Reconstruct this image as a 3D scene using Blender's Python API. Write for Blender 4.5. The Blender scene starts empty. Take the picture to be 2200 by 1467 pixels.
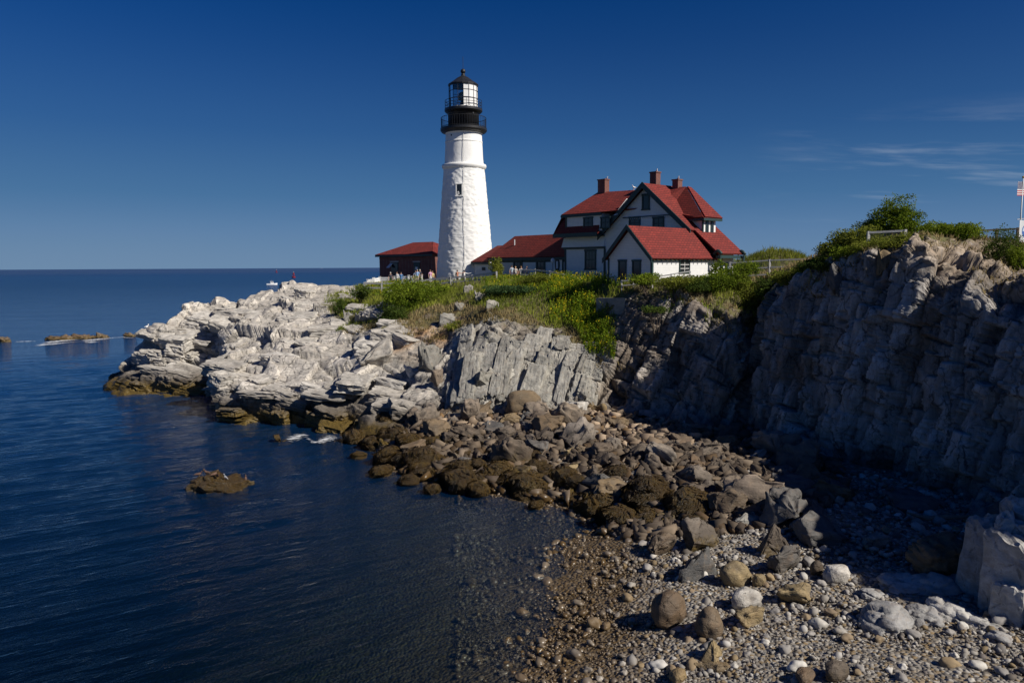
import bpy, bmesh, math, random
import numpy as np
from mathutils import Matrix, Vector

random.seed(7); rng = np.random.default_rng(7)
S = bpy.context.scene
C = S.collection

# ------------------------------------------------------------------ camera, sky, sun, exposure
H = 12.5; FPX = 1600.0; IW, IH = 2200.0, 1467.0
PITCH = math.radians(5.72); ROLL = math.radians(-0.3)
RC = Matrix.Rotation(math.pi/2 - PITCH, 3, 'X') @ Matrix.Rotation(ROLL, 3, 'Z')
cam_d = bpy.data.cameras.new('camera'); cam = bpy.data.objects.new('camera', cam_d); C.objects.link(cam)
cam.matrix_world = Matrix.Translation((0, 0, H)) @ RC.to_4x4()
cam_d.sensor_width = 36.0; cam_d.lens = FPX/IW*36.0; cam_d.clip_start = 0.5; cam_d.clip_end = 60000
S.camera = cam
S.view_settings.view_transform = 'Standard'; S.view_settings.look = 'None'
S.view_settings.exposure = 0.3; S.view_settings.gamma = 1.0
S.cycles.use_denoising = True
S.cycles.max_bounces = 6; S.cycles.transparent_max_bounces = 12; S.cycles.caustics_reflective = False; S.cycles.caustics_refractive = False

SUN_AZ = math.radians(61)      # to the right of straight behind the camera
SUN_EL = math.radians(39)
sun_dir = Vector((math.sin(SUN_AZ)*math.cos(SUN_EL), -math.cos(SUN_AZ)*math.cos(SUN_EL), math.sin(SUN_EL)))
w = bpy.data.worlds.new('World'); S.world = w; w.use_nodes = True
nt = w.node_tree; nt.nodes.clear()
def wn(t, **k):
    n = nt.nodes.new(t)
    for a, b in k.items(): setattr(n, a, b)
    return n
sky = wn('ShaderNodeTexSky', sky_type='NISHITA', sun_disc=False)
sky.sun_elevation = SUN_EL
sky.sun_rotation = math.atan2(sun_dir.x, sun_dir.y)
sky.altitude = 0; sky.air_density = 1.0; sky.dust_density = 0.4; sky.ozone_density = 3.0
hsv = wn('ShaderNodeHueSaturation'); hsv.inputs['Saturation'].default_value = 1.33; hsv.inputs['Hue'].default_value = 0.518; hsv.inputs['Value'].default_value = 1.12/0.06
sc0 = wn('ShaderNodeVectorMath', operation='SCALE'); sc0.inputs['Scale'].default_value = 0.048; nt.links.new(sky.outputs[0], sc0.inputs[0])
gam = wn('ShaderNodeGamma'); gam.inputs['Gamma'].default_value = 1.25; nt.links.new(sc0.outputs[0], gam.inputs['Color']); nt.links.new(gam.outputs[0], hsv.inputs['Color'])
tc0 = wn('ShaderNodeTexCoord'); sp0 = wn('ShaderNodeSeparateXYZ'); nt.links.new(tc0.outputs['Generated'], sp0.inputs[0])
hz = wn('ShaderNodeMapRange', interpolation_type='SMOOTHSTEP'); nt.links.new(sp0.outputs['Z'], hz.inputs['Value'])
hz.inputs['From Min'].default_value = 0.06; hz.inputs['From Max'].default_value = 0.34; hz.inputs['To Min'].default_value = 0.88; hz.inputs['To Max'].default_value = 0.0
hr = wn('ShaderNodeValToRGB'); nt.links.new(sp0.outputs['Z'], hr.inputs[0]); he = hr.color_ramp.elements       # sea haze, the same all round
for q_, c_ in ((0.0, (.175, .335, .58)), (.045, (.125, .27, .53)), (.09, (.068, .205, .45)), (.17, (.024, .122, .36)), (.28, (.010, .068, .26))):
    x_ = he[0] if q_ == 0.0 else he.new(q_); x_.color = (*c_, 1)
he[-1].color = (.008, .055, .23, 1)
hs10 = wn('ShaderNodeVectorMath', operation='SCALE'); hs10.inputs['Scale'].default_value = 10.0; nt.links.new(hr.outputs[0], hs10.inputs[0])
hzm = wn('ShaderNodeMix', data_type='RGBA'); nt.links.new(hz.outputs[0], hzm.inputs['Factor']); nt.links.new(hsv.outputs[0], hzm.inputs['A']); nt.links.new(hs10.outputs[0], hzm.inputs['B'])
# thin streaks of cirrus, all round the sky
tc = wn('ShaderNodeTexCoord'); sep = wn('ShaderNodeSeparateXYZ'); nt.links.new(tc.outputs['Generated'], sep.inputs[0])
az = wn('ShaderNodeMath', operation='ARCTAN2'); nt.links.new(sep.outputs['X'], az.inputs[0]); nt.links.new(sep.outputs['Y'], az.inputs[1])
def wm(op, a, b):
    n = wn('ShaderNodeMath', operation=op)
    for i, q in enumerate((a, b)):
        if isinstance(q, (int, float)): n.inputs[i].default_value = q
        else: nt.links.new(q, n.inputs[i])
    return n.outputs[0]
def wr(v, a, b, c=0.0, d=1.0):
    n = wn('ShaderNodeMapRange', interpolation_type='SMOOTHSTEP'); nt.links.new(v, n.inputs['Value']); n.inputs['From Min'].default_value = a; n.inputs['From Max'].default_value = b; n.inputs['To Min'].default_value = c; n.inputs['To Max'].default_value = d; return n.outputs[0]
AZ, ZZ = az.outputs[0], sep.outputs['Z']
cv = wn('ShaderNodeCombineXYZ'); nt.links.new(wm('MULTIPLY', AZ, 4.2), cv.inputs[0]); nt.links.new(wm('ADD', wm('MULTIPLY', ZZ, 42.0), wm('MULTIPLY', AZ, 4.0)), cv.inputs[1]); cv.inputs[2].default_value = 3.7
n1 = wn('ShaderNodeTexNoise'); n1.inputs['Scale'].default_value = 1.0; n1.inputs['Detail'].default_value = 5; n1.inputs['Roughness'].default_value = 0.55; n1.inputs['Distortion'].default_value = 0.25
nt.links.new(cv.outputs[0], n1.inputs['Vector'])
band = wm('MULTIPLY', wr(ZZ, 0.02, 0.07), wr(ZZ, 0.12, 0.19, 1.0, 0.0))
cl = wm('MULTIPLY', wm('MULTIPLY', wr(n1.outputs['Fac'], 0.49, 0.72), wr(AZ, 0.28, 0.5)), wm('MULTIPLY', band, 0.42))
cmx = wn('ShaderNodeMix', data_type='RGBA'); nt.links.new(cl, cmx.inputs['Factor']); nt.links.new(hzm.outputs['Result'], cmx.inputs['A']); cmx.inputs['B'].default_value = (6.2, 7.2, 8.6, 1)
bg = wn('ShaderNodeBackground'); bg.inputs['Strength'].default_value = 0.06
wo = wn('ShaderNodeOutputWorld')
nt.links.new(cmx.outputs['Result'], bg.inputs['Color']); nt.links.new(bg.outputs[0], wo.inputs[0])
sl = bpy.data.lights.new('sun', 'SUN'); sl.energy = 4.5; sl.angle = math.radians(0.53); sl.color = (1.0, 0.93, 0.82)
so = bpy.data.objects.new('sun', sl); C.objects.link(so); so.rotation_euler = sun_dir.to_track_quat('Z', 'Y').to_euler(); so.location = (60, -40, 80)

# ------------------------------------------------------------------ photograph pixel -> place
RCn = np.array(RC)
def ray(u, v):
    return RCn @ np.array([(u - IW/2)/FPX, -(v - IH/2)/FPX, -1.0])
def P(u, v, Y):
    d = ray(u, v); return np.array([0, 0, H]) + d*(Y/d[1])
def G(u, v, z):
    d = ray(u, v); return np.array([0, 0, H]) + d*((z - H)/d[2])
def pix(p):
    q = RCn.T @ (np.asarray(p, float) - np.array([0, 0, H])); return (IW/2 - FPX*q[0]/q[2], IH/2 + FPX*q[1]/q[2])
def pixn(p):
    q = (np.asarray(p, float) - np.array([0, 0, H])) @ RCn; return IW/2 - FPX*q[:, 0]/q[:, 2], IH/2 + FPX*q[:, 1]/q[:, 2]

# ------------------------------------------------------------------ noise
def hsh(*ii, seed=0):
    h = np.full(np.broadcast(*ii).shape, (seed*2654435761 + 1013904223) & 0xFFFFFFFF, np.uint32)
    for k, i in enumerate(ii):
        h = (h ^ (np.asarray(i).astype(np.int64) & 0xFFFFFFFF).astype(np.uint32)) * np.uint32(0x9E3779B1)
        h ^= h >> np.uint32(15); h = h*np.uint32(0x85EBCA77); h ^= h >> np.uint32(13)
    h = h*np.uint32(0xC2B2AE3D); h ^= h >> np.uint32(16)
    return h.astype(np.float64)/4294967296.0
def vnoise(p, seed=0):
    i = np.floor(p).astype(np.int64); f = p - i; f = f*f*(3 - 2*f); r = 0
    for a in (0, 1):
        for b in (0, 1):
            for c in (0, 1):
                wgt = (f[:, 0] if a else 1 - f[:, 0])*(f[:, 1] if b else 1 - f[:, 1])*(f[:, 2] if c else 1 - f[:, 2])
                r = r + wgt*hsh(i[:, 0] + a, i[:, 1] + b, i[:, 2] + c, seed=seed)
    return r*2 - 1
def fbm(p, oct=4, seed=0, gain=0.5):
    r = 0; a = 1.0
    for o in range(oct):
        r = r + a*vnoise(p*(2.03**o) + 17.3*o, seed + o); a *= gain
    return r
def euler(x, y, z):
    return np.array((Matrix.Rotation(math.radians(z), 3, 'Z') @ Matrix.Rotation(math.radians(y), 3, 'Y') @ Matrix.Rotation(math.radians(x), 3, 'X')))
def bricks(p, size, rot, seed):
    """jointed rock: random offset and tilt for each block of a broken brick lattice, and the distance to its joints"""
    q = (p @ rot)/np.array(size)          # into the frame of the beds
    iz = np.floor(q[:, 2]); qx = q[:, 0] + 7.3*hsh(iz, seed=seed); ix = np.floor(qx)
    qy = q[:, 1] + 5.1*hsh(ix, iz, seed=seed + 1); iy = np.floor(qy)
    r = hsh(ix, iy, iz, seed=seed + 2)
    fx, fy, fz = qx - ix, qy - iy, q[:, 2] - iz
    t = (hsh(ix, iy, iz, seed=seed + 3) - .5)*(fx - .5) + (hsh(ix, iy, iz, seed=seed + 4) - .5)*(fy - .5) + (hsh(ix, iy, iz, seed=seed + 5) - .5)*(fz - .5)
    e = np.minimum(np.minimum(np.minimum(fx, 1 - fx)*size[0], np.minimum(fy, 1 - fy)*size[1]), np.minimum(fz, 1 - fz)*size[2])
    return r - .5, t, e

# ------------------------------------------------------------------ materials
MATS = {}
class NB:
    """small node builder"""
    def __init__(s, name):
        s.m = bpy.data.materials.new(name); s.m.use_nodes = True; s.t = s.m.node_tree; s.t.nodes.clear()
        s.out = s.n('ShaderNodeOutputMaterial'); MATS[name] = s.m
    def n(s, ty, **k):
        n = s.t.nodes.new(ty)
        for a, b in k.items(): setattr(n, a, b)
        return n
    def l(s, a, b): s.t.links.new(a, b)
    def val(s, sock, v):
        if isinstance(v, bpy.types.NodeSocket): s.l(v, sock)
        elif isinstance(v, (tuple, list)) and len(v) == 3 and sock.type == 'RGBA': sock.default_value = (*v, 1)
        else: sock.default_value = v
    def math(s, op, a, b=0.0, clamp=False):
        n = s.n('ShaderNodeMath', operation=op); n.use_clamp = clamp; s.val(n.inputs[0], a); s.val(n.inputs[1], b); return n.outputs[0]
    def mix(s, f, a, b, blend='MIX'):
        n = s.n('ShaderNodeMix', data_type='RGBA', blend_type=blend); s.val(n.inputs['Factor'], f); s.val(n.inputs['A'], a); s.val(n.inputs['B'], b); return n.outputs['Result']
    def noise(s, scale, detail=4, rough=.55, vec=None, dist=0.0, out='Fac'):
        n = s.n('ShaderNodeTexNoise'); n.inputs['Scale'].default_value = scale; n.inputs['Detail'].default_value = detail; n.inputs['Roughness'].default_value = rough; n.inputs['Distortion'].default_value = dist
        if vec is not None: s.l(vec, n.inputs['Vector'])
        return n.outputs[out]
    def rng(s, v, a, b, c=0.0, d=1.0):
        n = s.n('ShaderNodeMapRange'); s.val(n.inputs['Value'], v); n.inputs['From Min'].default_value = a; n.inputs['From Max'].default_value = b; n.inputs['To Min'].default_value = c; n.inputs['To Max'].default_value = d; return n.outputs[0]
    def pos(s):
        return s.n('ShaderNodeNewGeometry').outputs['Position']
    def map(s, vec, scale=(1, 1, 1), rot=(0, 0, 0), loc=(0, 0, 0)):
        n = s.n('ShaderNodeMapping'); s.l(vec, n.inputs[0]); n.inputs['Scale'].default_value = scale; n.inputs['Rotation'].default_value = [math.radians(a) for a in rot]; n.inputs['Location'].default_value = loc; return n.outputs[0]
    def bump(s, h, strength=.5, dist=.1, normal=None):
        n = s.n('ShaderNodeBump'); n.inputs['Strength'].default_value = strength; n.inputs['Distance'].default_value = dist; s.l(h, n.inputs['Height'])
        if normal is not None: s.l(normal, n.inputs['Normal'])
        return n.outputs[0]
    def attr(s, name, out='Color'):
        n = s.n('ShaderNodeAttribute'); n.attribute_name = name; return n.outputs[out]
    def orand(s): return s.n('ShaderNodeObjectInfo').outputs['Random']
    def pbr(s, color, rough=.8, normal=None, metal=0.0, spec=.4, **k):
        b = s.n('ShaderNodeBsdfPrincipled'); s.val(b.inputs['Base Color'], color); s.val(b.inputs['Roughness'], rough); b.inputs['Metallic'].default_value = metal; b.inputs['Specular IOR Level'].default_value = spec
        if normal is not None: s.l(normal, b.inputs['Normal'])
        for a, c in k.items(): s.val(b.inputs[a.replace('_', ' ')], c)
        s.l(b.outputs[0], s.out.inputs[0]); return b
def plain(name, col, rough=.6, var=.12, scale=6.0, bump=.0, metal=0.0, spec=.4):
    """paint, cloth, metal: one colour with wear"""
    b = NB(name); p = b.pos(); n = b.noise(scale, 4, .6, p)
    c = b.mix(b.rng(n, .3, .7), tuple(x*(1 - var) for x in col), tuple(min(1, x*(1 + var)) for x in col))
    nm = b.bump(b.noise(scale*6, 3, .6, p), bump, .02) if bump else None
    b.pbr(c, rough, nm, metal, spec); return b.m

PAL = {'stone': ((0, (.20, .15, .11)), (.25, (.29, .235, .18)), (.45, (.15, .122, .10)), (.6, (.33, .275, .22)), (.75, (.22, .165, .12)), (.9, (.38, .33, .28)), (1, (.31, .20, .11))),
       'pale': ((0, (.44, .41, .365)), (.4, (.60, .565, .51)), (.7, (.53, .50, .45)), (1, (.64, .61, .56))),
       'slab': ((0, (.30, .29, .255)), (.3, (.40, .385, .34)), (.6, (.25, .24, .215)), (.8, (.34, .33, .30)), (1, (.43, .41, .36))),
       'dark': ((0, (.10, .10, .10)), (.5, (.15, .145, .14)), (1, (.12, .105, .09))),
       'ochre': ((0, (.26, .18, .085)), (.5, (.33, .25, .13)), (1, (.22, .155, .085))),
       'brown': ((0, (.15, .10, .06)), (.5, (.20, .145, .085)), (1, (.13, .095, .065))),
       'grey': ((0, (.40, .39, .38)), (.5, (.50, .49, .47)), (1, (.36, .355, .35)))}
def rock_mat(name, kind, pal='stone', tide=True):
    """kind 'bed': colour from the mesh attribute, 'stone': colour from the object's own random number"""
    b = NB(name); p = b.pos(); sx = b.n('ShaderNodeSeparateXYZ'); b.l(p, sx.inputs[0]); z = sx.outputs['Z']
    st_ = kind == 'stone'; big = b.noise(1.3 if st_ else .35, 4, .6, p); mid = b.noise(3.4 if st_ else 1.7, 6, .65, p, .6); fine = b.noise(9, 5, .65, p)
    if kind == 'bed':
        col = b.attr('tone'); veg = b.attr('veg', 'Fac')
        strat = b.noise(1.0, 5, .65, b.map(p, (.5, 1.2, 6.0), (9, 7, 0)), .5)
        vert = b.noise(1.0, 5, .65, b.map(p, (3.2, 3.2, .45), (0, 14, 0)), .6)
        sv = b.mix(b.attr('upr', 'Fac'), strat, vert)
        svs = b.n('ShaderNodeSeparateColor'); b.l(sv, svs.inputs[0]); sv = svs.outputs[0]
    else:
        r = b.orand(); oi = b.n('ShaderNodeObjectInfo')
        cr = b.n('ShaderNodeValToRGB'); b.l(r, cr.inputs[0]); e = cr.color_ramp.elements
        for q, cc in PAL[pal]:
            x = e.new(q) if q not in (0, 1) else e[0 if q == 0 else -1]; x.color = (*cc, 1)
        col = cr.outputs[0]; veg = None
        op = b.n('ShaderNodeTexCoord').outputs['Object']
        sv = b.noise(1.0, 5, .65, b.map(op, (1.0, 1.3, 5.0)), .5)
    f = b.rng(sv, .3, .72, .62, 1.18)
    if kind == 'bed':
        wv = b.n('ShaderNodeVectorMath', operation='ADD'); b.l(p, wv.inputs[0]); wsc = b.n('ShaderNodeVectorMath', operation='SCALE'); b.l(b.noise(.8, 3, .6, p, 0, 'Color'), wsc.inputs[0]); wsc.inputs['Scale'].default_value = 1.3; b.l(wsc.outputs[0], wv.inputs[1])
        ck = None
        for sc_, ro in (((.75, .75, .34), (0, 12, 0)), ((2.0, 2.0, 1.1), (10, -20, 30))):
            vo = b.n('ShaderNodeTexVoronoi', feature='DISTANCE_TO_EDGE'); vo.inputs['Scale'].default_value = 1; b.l(b.map(wv.outputs[0], sc_, ro), vo.inputs['Vector']); c_ = b.rng(b.math('ADD', vo.outputs['Distance'], b.math('MULTIPLY', b.math('SUBTRACT', mid, .45), .22)), 0, .05, .3 if ck is None else .55, 1); ck = c_ if ck is None else b.math('MULTIPLY', ck, c_)
        f = b.math('MULTIPLY', f, ck)
    if kind == 'stone':
        vo = b.n('ShaderNodeTexVoronoi', feature='DISTANCE_TO_EDGE'); vo.inputs['Scale'].default_value = .8; b.l(b.map(op, (1, 1.4, 2.2), (15, 25, 0)), vo.inputs['Vector']); ck = b.rng(b.math('ADD', vo.outputs['Distance'], b.math('MULTIPLY', b.math('SUBTRACT', mid, .42), .5)), 0, .05, .6, 1); f = b.math('MULTIPLY', f, ck)
    fc = b.n('ShaderNodeCombineXYZ'); [b.l(f, fc.inputs[i]) for i in range(3)]
    col = b.mix(1.0, col, fc.outputs[0], 'MULTIPLY')
    col = b.mix(b.rng(mid, .5, .68, 0, .75 if st_ else .5), col, b.mix(.5, col, (.20, .13, .075)))          # iron stains
    col = b.mix(b.rng(big, .38, .62, .6 if st_ else .35, 0), col, b.mix(.6, col, (.06, .058, .055)))           # dark lichen
    col = b.mix(b.rng(fine, .62, .75, 0, .35), col, (.5, .47, .42))
    if kind == 'bed': col = b.mix(b.math('MULTIPLY', b.rng(b.noise(1, 4, .6, b.map(p, (2.2, 2.2, .3), (0, 9, 0), (3, 1, 7)), .4), .60, .70, 0, .5), b.attr('upr', 'Fac')), col, (.33, .33, .33))                          # quartz flecks
    # the tide line: a dark wet band, and weed below it
    zz = b.math('ADD', z, b.math('MULTIPLY', b.math('SUBTRACT', mid, .5), 1.6))
    if kind == 'bed': zz = b.math('ADD', zz, b.attr('dry', 'Fac'))
    if tide: col = b.mix(b.rng(zz, 1.5, 2.9, .8, 0), col, (.048, .035, .024))
    weed = b.mix(b.rng(fine, .35, .65), (.035, .026, .008), (.16, .105, .022))
    wf = b.rng(zz, .75, 1.45, .95, 0) if tide else b.math('MULTIPLY', b.rng(zz, .2, .6, .8, 0), 1.0)
    col = b.mix(wf, col, weed)
    if veg is not None:
        soil = b.mix(b.rng(mid, .35, .65), (.10, .072, .04), (.115, .115, .04))
        col = b.mix(b.rng(b.math('ADD', veg, b.math('MULTIPLY', b.math('SUBTRACT', mid, .5), .8)), .45, .6), col, soil)
    h = b.math('ADD', b.math('MULTIPLY', sv, .6), b.math('MULTIPLY', fine, .3))
    h = b.math('ADD', h, b.math('MULTIPLY', ck, .5))
    h = b.math('ADD', h, b.math('MULTIPLY', b.noise(28, 3, .6, p), .12))
    nm = b.bump(h, .6 if kind == 'bed' else .85, .14 if kind == 'bed' else .11)
    b.pbr(col, b.rng(zz, .6, 2.4, .5, .86), nm, 0, .35); return b.m
rock_mat('bedrock', 'bed'); rock_mat('stone', 'stone')
rock_mat('pale_stone', 'stone', 'pale'); rock_mat('pale_dry', 'stone', 'pale', False); rock_mat('slab_stone', 'stone', 'slab', False); rock_mat('dark_stone', 'stone', 'dark', False); rock_mat('ochre_stone', 'stone', 'ochre', False); rock_mat('brown_stone', 'stone', 'brown', False); rock_mat('grey_stone', 'stone', 'grey', False)

def weed_mat():
    b = NB('seaweed'); p = b.pos(); r = b.orand()
    st = b.noise(1.0, 5, .7, b.map(p, (16, 16, 2.2)), .8); n = b.noise(2.2, 4, .6, p)
    c = b.mix(b.rng(st, .35, .68), (.014, .009, .003), (.15, .088, .016)); c = b.mix(b.rng(n, .5, .75, 0, .6), c, (.10, .075, .014)); c = b.mix(b.math('MULTIPLY', r, .5), c, (.028, .016, .007))
    b.pbr(c, .42, b.bump(st, 1.0, .14), 0, .45); return b.m
weed_mat()
def pebble_mat(name, attr, pal=None):
    b = NB(name); p = b.pos(); sx = b.n('ShaderNodeSeparateXYZ'); b.l(p, sx.inputs[0])
    if attr: c = b.attr('pcol')
    else:
        cr = b.n('ShaderNodeValToRGB'); b.l(b.orand(), cr.inputs[0]); e = cr.color_ramp.elements; e[0].color = (*pal[0], 1); e[1].color = (*pal[1], 1)
        c = cr.outputs[0]
    n = b.noise(7, 4, .6, p); c = b.mix(b.rng(n, .35, .7, 0, .5), c, b.mix(.5, c, (.13, .1, .07)))
    wet = b.rng(b.math('ADD', sx.outputs['Z'], b.math('MULTIPLY', n, .3)), .48, .82, 1, 0)
    c = b.mix(wet, c, b.mix(.8, c, (.085, .050, .015)))
    b.pbr(c, b.rng(wet, 0, 1, .8, .3), b.bump(b.noise(30, 3, .6, p), .25, .02), 0, .4); return b.m
pebble_mat('pebble', True); pebble_mat('pale_cobble', False, ((.42, .40, .36), (.58, .56, .52))); pebble_mat('grey_cobble', False, ((.22, .21, .20), (.34, .32, .30))); pebble_mat('brown_cobble', False, ((.20, .15, .10), (.30, .22, .12)))

def ground_mat():
    b = NB('shingle'); p = b.pos(); sx = b.n('ShaderNodeSeparateXYZ'); b.l(p, sx.inputs[0]); z = sx.outputs['Z']
    v = b.n('ShaderNodeTexVoronoi'); v.inputs['Scale'].default_value = 7.5; b.l(p, v.inputs['Vector']); v2 = b.n('ShaderNodeTexVoronoi'); v2.inputs['Scale'].default_value = 2.6; b.l(p, v2.inputs['Vector'])
    hs = b.n('ShaderNodeSeparateColor'); b.l(v.outputs['Color'], hs.inputs[0])
    c = b.mix(hs.outputs[0], (.10, .085, .07), (.33, .31, .28)); c = b.mix(b.rng(hs.outputs[1], .6, 1), c, (.2, .14, .07))
    n = b.noise(.7, 4, .6, p)
    wet = b.rng(b.math('ADD', z, b.math('MULTIPLY', n, .3)), .48, .85, 1, 0)
    c = b.mix(wet, c, b.mix(.8, c, (.075, .045, .014)))
    h = b.math('ADD', b.math('SUBTRACT', 1, v.outputs['Distance']), b.math('MULTIPLY', b.math('SUBTRACT', 1, v2.outputs['Distance']), .7))
    b.pbr(c, b.rng(wet, 0, 1, .85, .4), b.bump(h, .9, .12), 0, .35)
ground_mat()

def water_mat():
    b = NB('sea'); p = b.pos()
    dv = b.n('ShaderNodeVectorMath', operation='LENGTH'); b.l(p, dv.inputs[0]); d = dv.outputs['Value']
    sx = b.n('ShaderNodeSeparateXYZ'); b.l(p, sx.inputs[0])
    pr_ = b.map(p, rot=(0, 0, -33)); pf_ = b.map(p, rot=(0, 0, -10))
    w1 = b.noise(1, 4, .55, b.map(pr_, (.55, 2.6, 1)), .35); w2 = b.noise(1, 4, .6, b.map(pr_, (2.2, 7.5, 1), loc=(3, 8, 0)), .3); w3 = b.noise(1, 5, .6, b.map(pf_, (.10, .42, 1)), .3); w4 = b.noise(1, 5, .6, b.map(pf_, (.012, .06, 1)))
    h = b.math('ADD', b.math('MULTIPLY', w1, .20), b.math('MULTIPLY', w2, .055)); far = b.rng(d, 40, 400)
    h = b.math('ADD', h, b.math('MULTIPLY', w3, b.math('ADD', .06, b.math('MULTIPLY', far, 1.8))))
    h = b.math('ADD', h, b.math('MULTIPLY', b.math('MULTIPLY', w4, far), 6.0))
    nm = b.bump(h, .5, 1.0)
    fr = b.n('ShaderNodeFresnel'); fr.inputs['IOR'].default_value = 1.333; b.l(nm, fr.inputs['Normal'])
    gl = b.n('ShaderNodeBsdfGlossy'); b.l(nm, gl.inputs['Normal']); b.val(gl.inputs['Roughness'], b.rng(d, 30, 2500, .05, .3)); gl.inputs['Color'].default_value = (.95, .97, 1, 1)
    tr = b.n('ShaderNodeBsdfTransparent'); tr.inputs['Color'].default_value = (.93, .97, .97, 1)
    df = b.n('ShaderNodeBsdfDiffuse'); b.val(df.inputs['Color'], (.005, .038, .118))
    mx0 = b.n('ShaderNodeMixShader'); mx0.inputs[0].default_value = .3; b.l(tr.outputs[0], mx0.inputs[1]); b.l(df.outputs[0], mx0.inputs[2]); b.l(b.rng(d, 22, 110, .06, .9), mx0.inputs[0])
    mx = b.n('ShaderNodeMixShader'); b.l(b.math('MINIMUM', b.math('MULTIPLY', fr.outputs[0], b.rng(d, 24, 70, .6, 1.0)), b.rng(d, 50, 600, .8, .34)), mx.inputs[0]); b.l(mx0.outputs[0], mx.inputs[1]); b.l(gl.outputs[0], mx.inputs[2]); b.l(mx.outputs[0], b.out.inputs[0])
    va = b.n('ShaderNodeVolumeAbsorption'); va.inputs['Color'].default_value = (.60, .72, .68, 1); va.inputs['Density'].default_value = .75; b.l(va.outputs[0], b.out.inputs['Volume'])
    b.m.cycles.homogeneous_volume = True if hasattr(b.m.cycles, 'homogeneous_volume') else None
water_mat()
def foam_mat():
    b = NB('foam'); p = b.pos(); n = b.noise(2.2, 6, .7, b.map(p, (1, 2.2, 1)), .6); e = b.attr('edge', 'Fac')
    a = b.rng(b.math('MULTIPLY', n, e), .40, .58); t = b.n('ShaderNodeBsdfTransparent'); d = b.n('ShaderNodeBsdfDiffuse'); b.val(d.inputs['Color'], (.8, .82, .84))
    m = b.n('ShaderNodeMixShader'); b.l(a, m.inputs[0]); b.l(t.outputs[0], m.inputs[1]); b.l(d.outputs[0], m.inputs[2]); b.l(m.outputs[0], b.out.inputs[0])
foam_mat()

def leaf_mat(name, dark, light, yellow=None, yamt=.0):
    b = NB(name); c = b.attr('lcol', 'Fac'); col = b.mix(c, dark, light)
    if yellow: col = b.mix(b.rng(c, 1 - yamt, 1 - yamt*.6), col, yellow)
    d = b.n('ShaderNodeBsdfDiffuse'); b.val(d.inputs['Color'], col); t = b.n('ShaderNodeBsdfTranslucent'); b.val(t.inputs['Color'], b.mix(.5, col, light)); m = b.n('ShaderNodeMixShader'); m.inputs[0].default_value = .3
    b.l(d.outputs[0], m.inputs[1]); b.l(t.outputs[0], m.inputs[2]); b.l(m.outputs[0], b.out.inputs[0]); return b.m
leaf_mat('leaf_bush', (.045, .09, .010), (.25, .31, .032)); leaf_mat('leaf_olive', (.075, .10, .018), (.29, .31, .05)); leaf_mat('leaf_dark', (.025, .052, .014), (.13, .175, .034))
leaf_mat('goldenrod', (.09, .16, .014), (.33, .40, .03), (.60, .46, .02), .22); leaf_mat('grass_green', (.10, .14, .022), (.33, .35, .06)); leaf_mat('grass_dry', (.17, .13, .055), (.44, .35, .18))
leaf_mat('spruce', (.025, .06, .022), (.10, .155, .06))
plain('bark', (.11, .085, .065), .9, .3, 12, .5)

def paint_white():
    b = NB('clapboard'); p = b.pos(); sx = b.n('ShaderNodeSeparateXYZ'); b.l(p, sx.inputs[0])
    f = b.math('FRACT', b.math('MULTIPLY', sx.outputs['Z'], 1/.13)); n = b.noise(3, 4, .6, p)
    c = b.mix(b.rng(n, .3, .75), (.86, .86, .85), (.77, .78, .79)); c = b.mix(b.rng(f, .80, .96, 0, .6), c, (.3, .31, .33))
    b.pbr(c, .6, b.bump(f, .6, .03), 0, .35)
paint_white()
def shingles():
    b = NB('red_shingles'); p = b.pos(); sx = b.n('ShaderNodeSeparateXYZ'); b.l(p, sx.inputs[0])
    h = b.math('ADD', b.math('MULTIPLY', sx.outputs['X'], 1.41), b.math('MULTIPLY', sx.outputs['Y'], -.07))
    cv = b.n('ShaderNodeCombineXYZ'); b.l(h, cv.inputs[0]); b.l(sx.outputs['Z'], cv.inputs[1])
    br = b.n('ShaderNodeTexBrick'); b.l(cv.outputs[0], br.inputs['Vector']); br.inputs['Scale'].default_value = 1; br.inputs['Brick Width'].default_value = .45; br.inputs['Row Height'].default_value = .2; br.inputs['Mortar Size'].default_value = .022; br.inputs['Bias'].default_value = 0
    b.val(br.inputs['Color1'], (.25, .036, .027)); b.val(br.inputs['Color2'], (.165, .026, .021)); b.val(br.inputs['Mortar'], (.05, .010, .010))
    n = b.noise(.6, 5, .65, p); c = b.mix(b.rng(n, .35, .7, 0, .5), br.outputs['Color'], (.11, .022, .02)); c = b.mix(b.rng(b.noise(5, 4, .6, p), .55, .8, 0, .35), c, (.22, .05, .038))
    b.pbr(c, .85, b.bump(br.outputs['Fac'], -.5, .03), 0, .25)
shingles()
def brick_wall():
    b = NB('brick'); p = b.pos(); sx = b.n('ShaderNodeSeparateXYZ'); b.l(p, sx.inputs[0]); h = b.math('ADD', sx.outputs['X'], sx.outputs['Y'])
    cv = b.n('ShaderNodeCombineXYZ'); b.l(h, cv.inputs[0]); b.l(sx.outputs['Z'], cv.inputs[1])
    br = b.n('ShaderNodeTexBrick'); b.l(cv.outputs[0], br.inputs['Vector']); br.inputs['Scale'].default_value = 1; br.inputs['Brick Width'].default_value = .22; br.inputs['Row Height'].default_value = .075; br.inputs['Mortar Size'].default_value = .01
    b.val(br.inputs['Color1'], (.20, .05, .035)); b.val(br.inputs['Color2'], (.13, .035, .028)); b.val(br.inputs['Mortar'], (.2, .16, .14))
    b.pbr(b.mix(b.rng(b.noise(1.2, 4, .6, p), .4, .7, 0, .5), br.outputs['Color'], (.10, .03, .024)), .85, b.bump(br.outputs['Fac'], -.5, .02))
brick_wall()
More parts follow.
